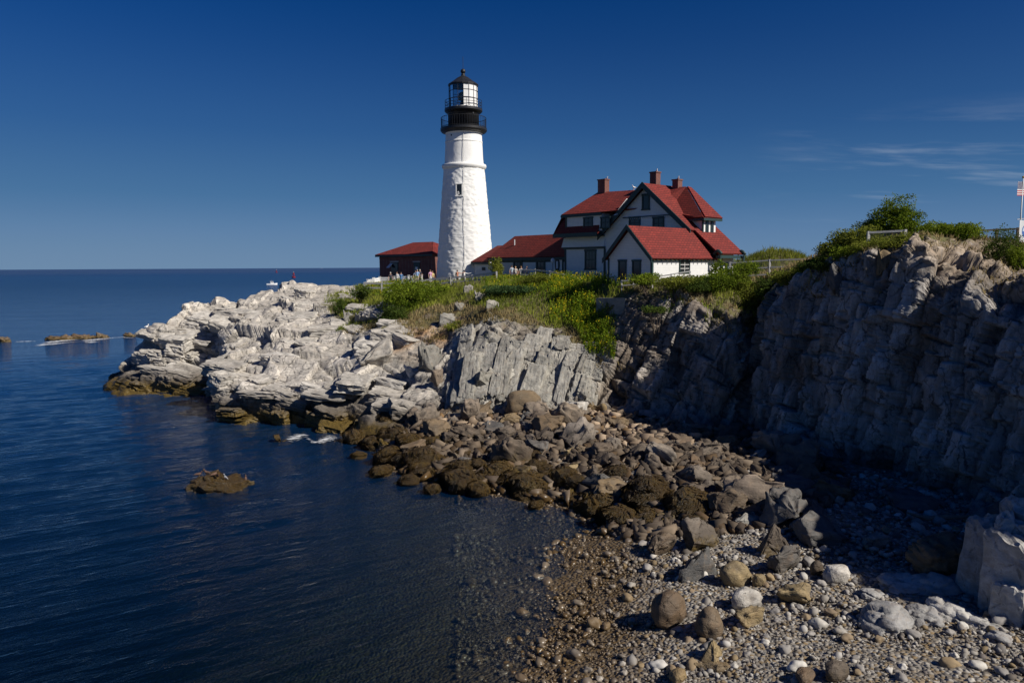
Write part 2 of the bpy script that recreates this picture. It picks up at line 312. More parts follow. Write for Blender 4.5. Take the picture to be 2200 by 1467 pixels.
def whitewash():
    b = NB('whitewash'); p = b.pos(); n = b.noise(2.6, 5, .6, p, .3); st = b.noise(1, 4, .6, b.map(p, (1.6, 1.6, .12)))
    c = b.mix(b.rng(st, .5, .75, 0, .5), (.82, .82, .80), (.66, .65, .62)); b.pbr(c, .7, b.bump(n, .25, .06), 0, .3)
whitewash()
plain('white_trim', (.78, .78, .77), .5, .05); plain('green_trim', (.022, .05, .05), .5, .2); plain('black_iron', (.018, .019, .022), .45, .3, 5); plain('dark_inside', (.02, .022, .026), .6, .2)
plain('granite', (.36, .34, .32), .8, .2, 8, .3); plain('concrete', (.25, .245, .22), .9, .18, 3, .4); plain('grey_wood', (.46, .45, .44), .8, .18, 9, .3); plain('white_metal', (.62, .63, .64), .4, .08)
plain('lens_amber', (.25, .22, .14), .2, .3); plain('galvanised', (.34, .35, .36), .45, .15, metal=.5); plain('driftwood', (.20, .16, .125), .9, .25, 7, .4); plain('lead', (.55, .54, .52), .7, .2, 8)
plain('buoy_red', (.22, .02, .025), .4, .15); plain('hull_white', (.8, .8, .8), .4, .05); plain('orange_paint', (.5, .12, .04), .5)
plain('feather_white', (.8, .8, .79), .8, .06, 20); plain('feather_grey', (.32, .33, .35), .8, .1, 20); plain('feather_brown', (.12, .07, .05), .8, .35, 22); plain('bill', (.5, .3, .03), .5); plain('guano', (.62, .61, .58), .9, .15, 9)
def glass():
    b = NB('window_glass'); b.pbr((.02, .024, .028), .06, None, 0, .5)
    g = NB('lantern_glass'); fr = g.n('ShaderNodeFresnel'); fr.inputs['IOR'].default_value = 1.5; gl = g.n('ShaderNodeBsdfGlossy'); gl.inputs['Roughness'].default_value = .03
    t = g.n('ShaderNodeBsdfTransparent'); t.inputs['Color'].default_value = (.86, .9, .92, 1); m = g.n('ShaderNodeMixShader'); g.l(fr.outputs[0], m.inputs[0]); g.l(t.outputs[0], m.inputs[1]); g.l(gl.outputs[0], m.inputs[2]); g.l(m.outputs[0], g.out.inputs[0])
glass()

# ------------------------------------------------------------------ mesh and naming helpers
ORG = {}
def mesh(name, V, F, mat, smooth=False, loc=(0, 0, 0)):
    V = np.asarray(V, np.float32).reshape(-1, 3) - np.asarray(loc, np.float32)
    me = bpy.data.meshes.new(name)
    if isinstance(F, np.ndarray):
        k = F.shape[1]; me.vertices.add(len(V)); me.vertices.foreach_set('co', V.ravel()); me.loops.add(F.size); me.loops.foreach_set('vertex_index', F.astype(np.int32).ravel())
        me.polygons.add(len(F)); me.polygons.foreach_set('loop_start', np.arange(0, F.size, k, dtype=np.int32)); me.update(calc_edges=True); me.validate()
    else:
        me.from_pydata(V.tolist(), [], F); me.update()
    if smooth: me.polygons.foreach_set('use_smooth', np.ones(len(me.polygons), bool))
    for m in (mat if isinstance(mat, (list, tuple)) else [mat]): me.materials.append(MATS[m] if isinstance(m, str) else m)
    return me
def obj(name, V, F, mat, parent=None, smooth=False, loc=(0, 0, 0), label=None, cat=None, group=None, kind=None):
    """vertices in world places; the object's origin is its parent's (or loc)"""
    if parent is not None: loc = ORG[parent.name]
    o = bpy.data.objects.new(name, mesh(name, V, F, mat, smooth, loc)); C.objects.link(o); ORG[o.name] = tuple(loc)
    if parent is not None: o.parent = parent
    else: o.location = loc
    return tag(o, label, cat, group, kind)
def tag(o, label=None, cat=None, group=None, kind=None):
    for k, v in (('label', label), ('category', cat), ('group', group), ('kind', kind)):
        if v: o[k] = v
    return o
def thing(name, label, cat, loc, group=None):
    o = bpy.data.objects.new(name, None); C.objects.link(o); o.location = loc; ORG[o.name] = tuple(loc); o.empty_display_size = .3
    return tag(o, label, cat, group)
class MB:
    """collects shapes for one part"""
    def __init__(s): s.V = []; s.F = []
    def add(s, V, F):
        n = len(s.V); s.V += [tuple(map(float, v)) for v in V]; s.F += [tuple(i + n for i in f) for f in F]; return s
    def prism(s, poly, vec):
        n = len(poly); poly = [np.asarray(p, float) for p in poly]; vec = np.asarray(vec, float)
        return s.add(poly + [p + vec for p in poly], [tuple(range(n))[::-1], tuple(range(n, 2*n))] + [(i, (i + 1) % n, (i + 1) % n + n, i + n) for i in range(n)])
    def bar(s, a, b, w, h=None, up=(0, 0, 1)):
        a, b = np.asarray(a, float), np.asarray(b, float); h = h or w; d = b - a; d /= np.linalg.norm(d); up = np.asarray(up, float)
        if abs(d @ up) > .95: up = np.array([1., 0, 0])
        x = np.cross(d, up); x /= np.linalg.norm(x); y = np.cross(x, d)
        return s.prism([a - x*w/2 - y*h/2, a + x*w/2 - y*h/2, a + x*w/2 + y*h/2, a - x*w/2 + y*h/2], b - a)
    def tube(s, pts, rad, n=8, cap=True):
        pts = [np.asarray(p, float) for p in pts]; rad = rad if hasattr(rad, '__len__') else [rad]*len(pts); V = []; F = []
        for i, p in enumerate(pts):
            d = pts[min(i + 1, len(pts) - 1)] - pts[max(i - 1, 0)]; d /= np.linalg.norm(d) + 1e-9
            x = np.cross(d, (0.31, 0.95, 0.02) if abs(d[2]) > .8 else (0, 0, 1)); x /= np.linalg.norm(x); y = np.cross(d, x)
            V += [p + rad[i]*(x*math.cos(t) + y*math.sin(t)) for t in np.arange(n)*2*math.pi/n]
        for i in range(len(pts) - 1): F += [(i*n + k, i*n + (k + 1) % n, (i + 1)*n + (k + 1) % n, (i + 1)*n + k) for k in range(n)]
        if cap: F += [tuple(range(n))[::-1], tuple(range(len(V) - n, len(V)))]
        return s.add(V, F)
    def lathe(s, c, prof, n=48):
        V = []; F = []
        for r, z in prof: V += [(c[0] + r*math.cos(t), c[1] + r*math.sin(t), c[2] + z) for t in np.arange(n)*2*math.pi/n]
        for i in range(len(prof) - 1): F += [(i*n + k, i*n + (k + 1) % n, (i + 1)*n + (k + 1) % n, (i + 1)*n + k) for k in range(n)]
        F += [tuple(range(n))[::-1], tuple(range(len(V) - n, len(V)))]; return s.add(V, F)
    def ball(s, c, r, n=10, sc=(1, 1, 1)):
        V = []; F = []; m = n//2 + 1
        for i in range(m + 1):
            t = math.pi*i/m; V += [(c[0] + r*sc[0]*math.sin(t)*math.cos(q), c[1] + r*sc[1]*math.sin(t)*math.sin(q), c[2] + r*sc[2]*math.cos(t)) for q in np.arange(n)*2*math.pi/n]
        for i in range(m): F += [(i*n + k, (i + 1)*n + k, (i + 1)*n + (k + 1) % n, i*n + (k + 1) % n) for k in range(n)]
        return s.add(V, F)
    def build(s, name, mat, parent=None, smooth=False, **k): return obj(name, s.V, s.F, mat, parent, smooth, **k)
def copy_tree(o, parent=None):
    c = o.copy(); C.objects.link(c); ORG[c.name] = ORG[o.name]
    if parent is not None: c.parent = parent
    for ch in [x for x in bpy.data.objects if x.parent == o]: copy_tree(ch, c)
    return c

# ------------------------------------------------------------------ the land: stations along the shore, each a profile from below the tide to inland
def st(pts): return np.array([p if len(p) == 3 and isinstance(p[0], float) else P(*p) for p in pts])
def w3(x, y, z): return (float(x), float(y), float(z))
STN = [
 st([w3(-48,77,-4), w3(-47,79,-1.6), w3(-46.5,80,-1), w3(-46,81,-.8), w3(-46,83,-.8), w3(-46,85,-1), w3(-46,88,-2), w3(-46,93,-5)]),
 st([(258,870,70.5), (260,846,73.5), (262,812,75), (265,800,77), (272,790,79), (282,780,81), w3(-41.5,88,-1), w3(-41.5,95,-5)]),
 st([(330,880,70), (330,852,73), (330,808,74.3), (332,790,76), (338,745,78), (346,692,80), w3(-38,88,3), w3(-38,97,-5)]),
 st([(400,880,69.5), (400,850,73), (400,806,74.5), (400,792,77), (398,725,78.5), (402,657,83), w3(-35,92,4.5), w3(-35,103,-5)]),
 st([(462,885,69), (462,850,73), (462,806,74.5), (465,780,76.5), (470,700,80), (475,644,85), w3(-32,95,5.5), w3(-32,106,-5)]),
 st([(474,930,58.5), (474,906,60.6), (480,818,61.6), (492,806,65), (495,768,71), (500,690,78), (515,648,86), w3(-29,110,-5)]),
 st([(600,940,56.5), (600,915,58.8), (600,845,60), (600,800,64), (600,720,73), (600,645,83), (600,616,93), w3(-27,114,-4)]),
 st([(740,955,54), (740,928,56.3), (740,862,57.5), (740,800,62), (740,725,70), (740,665,78), (765,611,94), w3(-18,130,2)]),
 st([(850,930,52), (850,895,54.5), (850,850,57), (850,770,61.5), (850,715,67), (850,650,76), (850,611,85), w3(-14,150,6)]),
 st([(950,905,51.5), (950,870,54), (950,800,58), (950,740,62), (950,690,67), (950,640,75), (950,608,84), w3(-5,150,9)]),
 st([(1050,885,52.5), (1050,860,54.5), (1050,770,57.5), (1050,685,61.5), (1050,650,66), (1060,618,71), (1080,597,77), w3(0,150,10.5)]),
 st([(1180,895,51.5), (1180,868,53.5), (1190,790,56.5), (1200,715,59.4), (1200,670,62.6), (1200,624,67), (1200,600,74), w3(12,150,10.5)]),
 st([(1270,890,52.5), (1270,862,54.5), (1275,800,56.3), (1280,740,57.8), (1282,700,59), (1285,655,60.6), (1290,607,64), w3(22,150,10.5)]),
 st([(1325,885,52.5), (1325,862,54.5), (1330,800,55.6), (1335,730,56.4), (1338,672,57.3), (1340,642,58), (1345,612,59.5), w3(32,150,10.5)]),
 st([(1450,915,51), (1450,885,53), (1450,800,54.1), (1450,720,54.8), (1450,660,55.5), (1450,626,56.4), (1450,602,58.5), w3(40,150,10.5)]),
 st([(1560,940,48), (1560,912,50), (1560,820,51.4), (1560,740,52.3), (1560,680,53.4), (1565,634,55), (1565,596,58.5), w3(52,150,11)]),
 st([(1610,955,47), (1612,925,49), (1612,850,51), (1618,760,53.4), (1625,690,55.2), (1630,645,56.8), (1635,592,60), w3(62,150,12)]),
 st([(1658,970,45), (1655,940,47), (1650,840,48.4), (1650,740,49.2), (1655,660,50), (1665,620,51.5), (1685,577,56), w3(68,150,12.5)]),
 st([(1745,995,42.6), (1745,962,44.5), (1745,850,45.4), (1745,740,46.1), (1750,640,46.8), (1755,578,47.6), (1770,540,51), w3(72,140,13)]),
 st([(1850,1035,39), (1850,1000,41), (1850,860,41.9), (1850,730,42.6), (1850,620,43.3), (1855,550,44.1), (1885,505,48), w3(72,120,13.5)]),
 st([(1960,1078,35.5), (1960,1035,37.5), (1960,880,38.6), (1960,740,39.3), (1960,620,40), (1965,515,41), (1985,498,45), w3(68,100,13.8)]),
 st([(2060,1110,32.5), (2060,1065,34.5), (2060,900,35.8), (2060,760,36.6), (2060,655,37.4), (2070,575,39.5), (2100,508,45), w3(64,85,13.5)]),
 st([(2200,1150,29), (2200,1105,31.5), (2200,930,32.8), (2200,790,33.6), (2200,680,34.5), (2200,610,37.5), (2230,525,45), w3(60,70,13.5)]),
 st([w3(22.6,23,.5), w3(24.4,24,1.4), w3(25.4,24.5,4), w3(25.9,25,7), w3(26.4,25.4,12), w3(27.2,26.2,15.4), w3(33,32,16), w3(60,45,13)]),  # cliff out of view from here on, rim raised to cast shade on the beach
 st([w3(23.6,16,.5), w3(25.2,16.3,1.4), w3(26.1,16.4,4), w3(26.6,16.5,7), w3(26.8,16.5,12.5), w3(27.5,16.5,16), w3(35,18,17), w3(60,20,13)]),  # unseen too, its height set by the shadow wanted on the shingle
 st([w3(27,7,.5), w3(28.5,7.5,1.4), w3(30,7.5,4), w3(31,7.5,6), w3(32,7.5,8), w3(34,7.5,9), w3(38,8,10), w3(60,9,10.5)]),
]
NS = len(STN)
A8 = lambda *a: np.array(a, float)
VEG = np.zeros((NS, 8)); UPR = np.zeros((NS, 8)); AMP = np.ones((NS, 8)); TONE = np.zeros((NS, 8, 3)); DRY = np.zeros((NS, 8))
for i in range(NS):
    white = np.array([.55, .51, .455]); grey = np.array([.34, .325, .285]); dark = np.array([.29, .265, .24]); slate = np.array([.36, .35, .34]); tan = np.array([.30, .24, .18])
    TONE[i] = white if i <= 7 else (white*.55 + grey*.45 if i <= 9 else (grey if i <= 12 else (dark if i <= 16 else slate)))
    if 8 <= i <= 9: TONE[i, :3] = white*.8
    if i >= 10: UPR[i] = 1
    if i == 9: UPR[i] = .6
    if i >= 13: DRY[i] = .9; DRY[i, :3] = .45
    AMP[i, 0] = .25; AMP[i, 7] = .2
for i, v in {7: A8(0,0,0,0,.2,.75,.25,1), 8: A8(0,0,0,.1,.62,1,1,1), 9: A8(0,0,0,.35,.7,1,1,1), 10: A8(0,0,0,.42,1,1,1,1), 11: A8(0,0,.05,.5,1,1,1,1), 12: A8(0,0,.35,.8,1,1,1,1), 13: A8(0,0,.2,.1,.2,.5,1,1), 14: A8(0,0,.1,.15,.1,.6,1,1), 15: A8(0,0,0,.25,.5,.9,1,1), 16: A8(0,0,0,.3,.6,.9,1,1), 17: A8(0,0,0,.0,.1,.4,1,1), 18: A8(0,0,0,0,.2,.5,1,1), 19: A8(0,0,0,0,.1,.4,1,1), 20: A8(0,0,0,0,.0,.0,.7,1), 21: A8(0,0,0,0,0,.15,.5,1), 22: A8(0,0,0,0,0,.4,.8,1), 23: A8(0,0,0,0,0,.4,1,1), 24: A8(0,0,0,0,0,.4,1,1), 25: A8(0,0,0,0,0,.4,1,1)}.items(): VEG[i] = v
for i in (20, 21, 22): TONE[i, 5:] = tan
AMP[7:, 6] = .12; AMP[8:12, 5] = .4; AMP[12:17, 6] = .15; AMP[20:23, 6] = .5; AMP[10:13, 4] = .5

def loft(step=.105, rows=(10, 62, 62, 66, 62, 50, 40, 14)):
    d = np.mean([np.linalg.norm(np.diff(np.stack([s[k] for s in STN]), axis=0), axis=1) for k in (1, 3, 5)], axis=0)
    off = np.zeros(NS - 1); off[22:] = 3; off[0] = 1.5
    n = np.maximum(6, (d/(step*(1 + off*.8))).astype(int)); n[4] = 26
    s = np.concatenate([i + np.arange(k)/k for i, k in enumerate(n)] + [[NS - 1]])
    i0 = np.minimum(s.astype(int), NS - 2); f = (s - i0)
    fs = f*f*(3 - 2*f)*.5 + f*.5
    def ss(A):
        B = A[i0]*(1 - fs).reshape(-1, *[1]*(A.ndim - 1)) + A[i0 + 1]*fs.reshape(-1, *[1]*(A.ndim - 1))
        return B
    t = np.concatenate([k + np.arange(m)/m for k, m in enumerate(rows[:7])] + [[7]])
    k0 = np.minimum(t.astype(int), 6); g = t - k0
    def tt(B):
        sh = (1, -1) + (1,)*(B.ndim - 2); return B[:, k0]*(1 - g).reshape(sh) + B[:, k0 + 1]*g.reshape(sh)
    return s, t, tt(ss(np.stack(STN))), tt(ss(VEG)), tt(ss(UPR)), tt(ss(AMP)), tt(ss(TONE)), tt(ss(DRY))
s_, t_, B, veg, upr, amp, tone, dry = loft()
def blur(A, n, axis):
    k = np.ones(2*n + 1)/(2*n + 1); pad = [(0, 0)]*A.ndim; pad[axis] = (n, n)
    return np.apply_along_axis(lambda v: np.convolve(v, k, 'valid'), axis, np.pad(A, pad, mode='edge'))
keep = B.copy(); B = blur(blur(B, 5, 0), 3, 1)
nS, nT = B.shape[:2]
du = np.gradient(B, axis=0); dv = np.gradient(B, axis=1); N = np.cross(du, dv); N /= np.linalg.norm(N, axis=2, keepdims=True) + 1e-9
N = blur(blur(N, 7, 0), 5, 1); N /= np.linalg.norm(N, axis=2, keepdims=True) + 1e-9
X = B.reshape(-1, 3); Nf = N.reshape(-1, 3); up_ = upr.reshape(-1); am = amp.reshape(-1); ve = veg.reshape(-1); tn = tone.reshape(-1, 3).copy()
X = X + .45*np.stack([fbm(X*.16, 3, 31), fbm(X*.16, 3, 41), fbm(X*.16, 3, 51)], 1)*np.minimum(am, 1)[:, None]
wp = X + .2*np.stack([fbm(X*.45, 3, 1), fbm(X*.45, 3, 5), fbm(X*.45, 3, 9)], 1)
wf = X + .10*np.stack([fbm(X*1.1, 2, 61), fbm(X*1.1, 2, 65), fbm(X*1.1, 2, 69)], 1)
def jointed(rot, s1, s2, s3, a, seed):
    r1, t1, e1 = bricks(wp, s1, rot, seed); r2, t2, e2 = bricks(wf, s2, euler(4, 5, 6) @ rot, seed + 10); r3, t3, e3 = bricks(wf, s3, euler(-5, 6, -6) @ rot, seed + 20)
    d = a[0]*(r1*1.5 + t1*1.7) + a[1]*(r2*1.5 + t2*1.2) + a[2]*(r3*1.4 + t3*.8)
    d -= a[1]*.7*np.exp(-(e1/.10)**2) + a[2]*.8*np.exp(-(e2/.06)**2)
    return d, r2*.6 + r3*.5 + r1*.4
d0, c0 = jointed(euler(6, 8, -14), (4.6, 3.6, 1.7), (2.1, 1.7, .8), (.9, .8, .3), (.80, .20, .05), 100)
n_ = np.array([.75, -.62, -.22]); n_ /= np.linalg.norm(n_); x_ = np.array([.28, 0, .96]); x_ -= n_*(x_ @ n_); x_ /= np.linalg.norm(x_); UPROT = np.stack([x_, np.cross(n_, x_), n_], 1)     # upright beds: each sheet stands across the face
d1, c1 = jointed(UPROT, (4.6, 2.6, 1.75), (1.9, 1.4, .8), (.75, .6, .33), (.72, .40, .17), 200)
rough = fbm(X*1.3, 4, 77)*.05 + fbm(X*6, 2, 87)*.018
dd = (d0*(1 - up_) + d1*up_)*am*(1 - .75*np.clip(ve, 0, 1)) + rough
X = X + Nf*dd[:, None]
tn *= np.clip(1 + (.28 + .22*up_)*(c0*(1 - up_) + c1*up_)*2 + .2*fbm(X*.5, 3, 91), .35, 1.6)[:, None]
warm = np.clip(fbm(X*.3 + 9, 4, 191)*2.2, 0, 1)[:, None]*up_[:, None]
tn = tn*(1 - warm*.6) + warm*.6*np.array([.17, .12, .075])
ochre = np.exp(-((t_[None, :] - 3.7)/.55)**2)*np.exp(-((s_[:, None] - 8.6)/.8)**2) + .8*np.exp(-((t_[None, :] - 4.2)/.4)**2)*np.exp(-((s_[:, None] - 11.6)/.35)**2)
oc = np.clip(ochre.reshape(-1)*1.5*(fbm(X*.5, 3, 301) + .55), 0, .9)[:, None]; tn = tn*(1 - oc) + oc*np.array([.42, .23, .09])
ve2 = ve - .9*oc[:, 0]
LAND = X.reshape(nS, nT, 3); LVEG = veg; LN = N
def land_piece(name, i0, i1, label):
    a = np.searchsorted(s_, i0); b = np.searchsorted(s_, i1) + 1; b = min(b, nS); m = b - a
    idx = np.arange(m*nT).reshape(m, nT); F = np.stack([idx[:-1, :-1], idx[1:, :-1], idx[1:, 1:], idx[:-1, 1:]], -1).reshape(-1, 4)
    sl = slice(a*nT, b*nT); o = obj(name, X[sl], F, 'bedrock', kind='structure', label=label)
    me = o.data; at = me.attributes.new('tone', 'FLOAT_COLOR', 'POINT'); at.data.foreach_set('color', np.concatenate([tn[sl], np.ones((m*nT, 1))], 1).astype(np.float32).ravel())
    for nm, arr in (('veg', ve2), ('upr', up_), ('dry', dry.reshape(-1))):
        at = me.attributes.new(nm, 'FLOAT', 'POINT'); at.data.foreach_set('value', arr[sl].astype(np.float32))
    return o
ledge = land_piece('rock_ledge', 0, 8, 'white weathered rock ledge sloping down into the sea')
headland = land_piece('headland', 8, 13, 'grassy headland with grey upright rock slabs below the buildings')
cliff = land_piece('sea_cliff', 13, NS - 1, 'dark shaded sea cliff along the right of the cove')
LB = LAND.reshape(-1, 3)

# ------------------------------------------------------------------ beach and seabed: one smooth height sheet
bpts = []
def bp(u, v, z): bpts.append(G(u, v, z))
for u, v in ((740,940),(800,985),(950,1045),(1200,1088),(1290,1115),(1250,1150),(1215,1250),(1170,1350),(1130,1467)): bp(u, v, 0)
for u, v, z in ((850,900,1.1),(950,880,1.9),(1080,885,2.0),(1200,890,1.9),(1300,890,1.9),(1100,940,1.3),(1000,970,.8),(1250,1000,1.0),(1150,1040,.4),(1330,1060,.8),(1400,950,1.6),(1450,915,1.5),(1560,940,1.4),(1500,1020,1.2),(1650,970,1.3),(1700,1080,1.3),(1500,1150,.75),(1400,1200,.5),(1500,1300,.7),(1600,1400,.9),(1850,1040,1.2),(1850,1200,1.3),(1960,1080,1.3),(2060,1120,1.3),(2200,1160,1.4),(1350,1467,.4),(1800,1467,1.2),(2000,1400,1.3),(2200,1467,1.5),(1750,1250,1.1)): bp(u, v, z)
for u, v, z in ((1000,1120,-.5),(1100,1200,-.3),(1050,1300,-.4),(1000,1467,-.4),(850,1200,-.9),(750,1000,-1.3),(640,960,-2.0),(600,1100,-3.0),(800,1400,-1.2),(300,1000,-6),(400,900,-4),(200,870,-5),(0,1200,-6),(200,1467,-4.5)): bp(u, v, z)
bpts += [np.array(q, float) for q in ((-60,60,-8),(-60,100,-8),(-80,30,-8),(-70,10,-7),(5,14,.6),(-8,12,-1.2),(20,10,1.6),(30,18,1.6),(30,30,1.6),(20,50,1.3),(10,60,1.5),(-10,70,0),(-30,70,-3))]
bpts = np.array(bpts)
def tps_fit(p, lam=.4):
    d = np.linalg.norm(p[:, None, :2] - p[None, :, :2], axis=2); K = np.where(d > 0, d*d*np.log(d + 1e-9), 0) + lam*np.eye(len(p)); Q = np.c_[np.ones(len(p)), p[:, :2]]
    A = np.block([[K, Q], [Q.T, np.zeros((3, 3))]]); return np.linalg.solve(A, np.r_[p[:, 2], 0, 0, 0])
TW = tps_fit(bpts)
def beach_z(x, y):
    x, y = np.atleast_1d(x).astype(float), np.atleast_1d(y).astype(float); out = TW[-3] + TW[-2]*x + TW[-1]*y
    for i, q in enumerate(bpts):
        d2 = (x - q[0])**2 + (y - q[1])**2; out = out + TW[i]*.5*d2*np.log(d2 + 1e-9)
    return np.clip(out, -8, 2.6)
gx = np.linspace(-75, 36, 330); gy = np.concatenate([np.linspace(9, 58, 300), np.linspace(58.5, 105, 60)])
GX, GY = np.meshgrid(gx, gy); zz = beach_z(GX.ravel(), GY.ravel()); pp = np.c_[GX.ravel(), GY.ravel(), zz]
pp[:, 2] += .10*fbm(pp*.5, 3, 400) + .04*fbm(pp*2.2, 2, 410)
idx = np.arange(pp.shape[0]).reshape(GX.shape); F = np.stack([idx[:-1, :-1], idx[:-1, 1:], idx[1:, 1:], idx[1:, :-1]], -1).reshape(-1, 4)
obj('beach', pp, F, 'shingle', smooth=True, kind='structure', label='stony beach running down under the shallow water')
obj('seabed', [(-40000, -200, -8.2), (40000, -200, -8.2), (40000, 40000, -8.2), (-40000, 40000, -8.2)], [(0, 1, 2, 3)], 'shingle', kind='structure')

# ------------------------------------------------------------------ the sea: waves near by, flat to the horizon, closed below so that it absorbs light
ang = np.radians(np.linspace(-52, 52, 520)); rad = np.concatenate([np.geomspace(11, 130, 560), np.geomspace(133, 42000, 60)])
RR, AA = np.meshgrid(rad, ang, indexing='ij'); wx = (RR*np.sin(AA)).ravel(); wy = (RR*np.cos(AA)).ravel(); wz = np.zeros_like(wx)
dshore = np.clip(-beach_z(wx[:560*520], wy[:560*520])/2.5, .12, 1)
for k in range(26):
    lam = [4.6, 3.7, 3.0, 2.4, 1.9, 1.55, 1.2, .95, .75][k % 9]*random.uniform(.85, 1.15); th = math.radians(-57 + random.gauss(0, 11)); kk = 2*math.pi/lam; ph = random.uniform(0, 6.28)
    a = .0048*lam*random.uniform(.6, 1.2); m = 560*520
    q = kk*(wx[:m]*math.cos(th) + wy[:m]*math.sin(th)) + ph + .8*np.sin(wx[:m]*.11 + k) + .6*np.sin(wy[:m]*.09 + 2*k)
    wz[:m] += a*(np.sin(q) + .25*np.sin(2*q))*dshore*np.clip((130 - RR.ravel()[:m])/40, 0, 1)
top = np.c_[wx, wy, wz]; idx = np.arange(len(top)).reshape(RR.shape); F = np.stack([idx[:-1, :-1], idx[1:, :-1], idx[1:, 1:], idx[:-1, 1:]], -1).reshape(-1, 4)[:, ::-1]
nb = len(top); ring = np.concatenate([idx[:, 0], idx[-1, 1:], idx[-2::-1, -1], idx[0, -2:0:-1]]); low = top[ring].copy(); low[:, 2] = -8.1
li = nb + np.arange(len(ring)); Fs = np.stack([ring, np.roll(ring, -1), np.roll(li, -1), li], -1)
Vw = np.concatenate([top, low, [[0, 400, -8.1]]]); cen = len(Vw) - 1
Fb = np.stack([li, np.roll(li, -1), np.full(len(li), cen), np.full(len(li), cen)], -1)
sea = obj('water', top, F, 'sea', smooth=True, kind='structure', label='dark blue sea with small wind ripples')

# the grassy knoll behind the house
kc = P(1660, 566, 76); kv = []; n = 60; R1, R2, hk = 8.6, 5.0, P(1660, 541, 76)[2] - 10.0
for i in range(n + 1):
    for j in range(n + 1):
        x, y = i/n*2 - 1, j/n*2 - 1; r_ = math.hypot(x, y); kv.append((kc[0] + x*R1, kc[1] + y*R2, 9.6 + hk*max(0, 1 - r_**2)**.7*(1 + .1*math.sin(x*5 + 1) + .06*math.sin(y*7)) + .25*float(0)))
idx = np.arange((n + 1)**2).reshape(n + 1, n + 1); kn = np.array(kv); kn[:, 2] += .18*fbm(kn*.8, 3, 600)*(kn[:, 2] > 9.7)
knoll = obj('knoll', kn, np.stack([idx[:-1, :-1], idx[1:, :-1], idx[1:, 1:], idx[:-1, 1:]], -1).reshape(-1, 4), 'bedrock', smooth=True, kind='structure', label='low grassy rise behind the fence right of the house')
for nm in ('veg', 'upr', 'dry'):
    at = knoll.data.attributes.new(nm, 'FLOAT', 'POINT'); at.data.foreach_set('value', np.full(len(kn), 1 if nm == 'veg' else 0, np.float32))
KNOLL = kn

# ------------------------------------------------------------------ ground lookups
bpy.context.view_layer.update()
GROUND = [ledge, headland, cliff, bpy.data.objects['beach']]
def gz(x, y, only=None):
    best = -99
    for o in (only or GROUND):
        h, p, n, i = o.ray_cast(Vector((x, y, 60)), Vector((0, 0, -1)))
        if h: best = max(best, p.z)
    return best
def hit(u, v):
    """the place on the ground that the photograph shows at a pixel"""
    d = Vector(ray(u, v)).normalized(); o = Vector((0, 0, H)); best = None
    for g in GROUND:
        h, p, n, i = g.ray_cast(o, d)
        if h and (best is None or (p - o).length < (best[0] - o).length): best = (p.copy(), n.copy())
    return best

# ------------------------------------------------------------------ stone shapes (shared by all copies)
def weather(bm, seed, amp=.05, cuts=3, smooth=1, bs=(.7, .6, .28)):
    """break the clean faces of a stone: wear the edges, step the beds, roughen"""
    bmesh.ops.triangulate(bm, faces=bm.faces); bmesh.ops.subdivide_edges(bm, edges=bm.edges[:], cuts=cuts, use_grid_fill=True)
    for _ in range(smooth): bmesh.ops.smooth_vert(bm, verts=bm.verts, factor=.45, use_axis_x=True, use_axis_y=True, use_axis_z=True)
    bm.normal_update(); V = np.array([v.co for v in bm.verts]); Nn = np.array([v.normal for v in bm.verts])
    w_ = V + .12*np.stack([fbm(V*1.3 + seed, 2, seed), fbm(V*1.3, 2, seed + 3), fbm(V*1.3, 2, seed + 6)], 1)
    r1, t1, e1 = bricks(w_, bs, euler(9, 7, seed*13 % 90), seed)
    d = amp*(1.3*r1 + 1.3*t1 - .7*np.exp(-(e1/.03)**2)) + amp*.9*fbm(V*2.2 + seed, 3, seed) + amp*.3*fbm(V*9, 1, seed)
    for v, c in zip(bm.verts, V + Nn*d[:, None]): v.co = c
def hull_mesh(name, seed, sc, n=13, bevel=.05, mat='stone', rnd=0.0, sm=1):
    r = random.Random(seed); bm = bmesh.new()
    for k in range(n):
        v = Vector((r.uniform(-1, 1), r.uniform(-1, 1), r.uniform(-1, 1)))
        m = max(abs(c) for c in v); v = v/m if r.random() > rnd else v.normalized()*1.12
        bm.verts.new((v.x*sc[0], v.y*sc[1], v.z*sc[2]))
    g = bmesh.ops.convex_hull(bm, input=bm.verts)
    bmesh.ops.delete(bm, geom=[e for e in g['geom_interior'] if isinstance(e, bmesh.types.BMVert)], context='VERTS')
    bmesh.ops.dissolve_limit(bm, angle_limit=math.radians(12), verts=bm.verts, edges=bm.edges)
    bmesh.ops.bevel(bm, geom=bm.edges[:], offset=.06, segments=1, affect='EDGES', profile=.6, clamp_overlap=True)
    weather(bm, seed, .13 if sm == 1 else .07, 3, sm, (.6, .5, .26))
    me = bpy.data.meshes.new(name); bm.to_mesh(me); bm.free(); me.materials.append(MATS[mat]); me.polygons.foreach_set('use_smooth', np.ones(len(me.polygons), bool)); return me
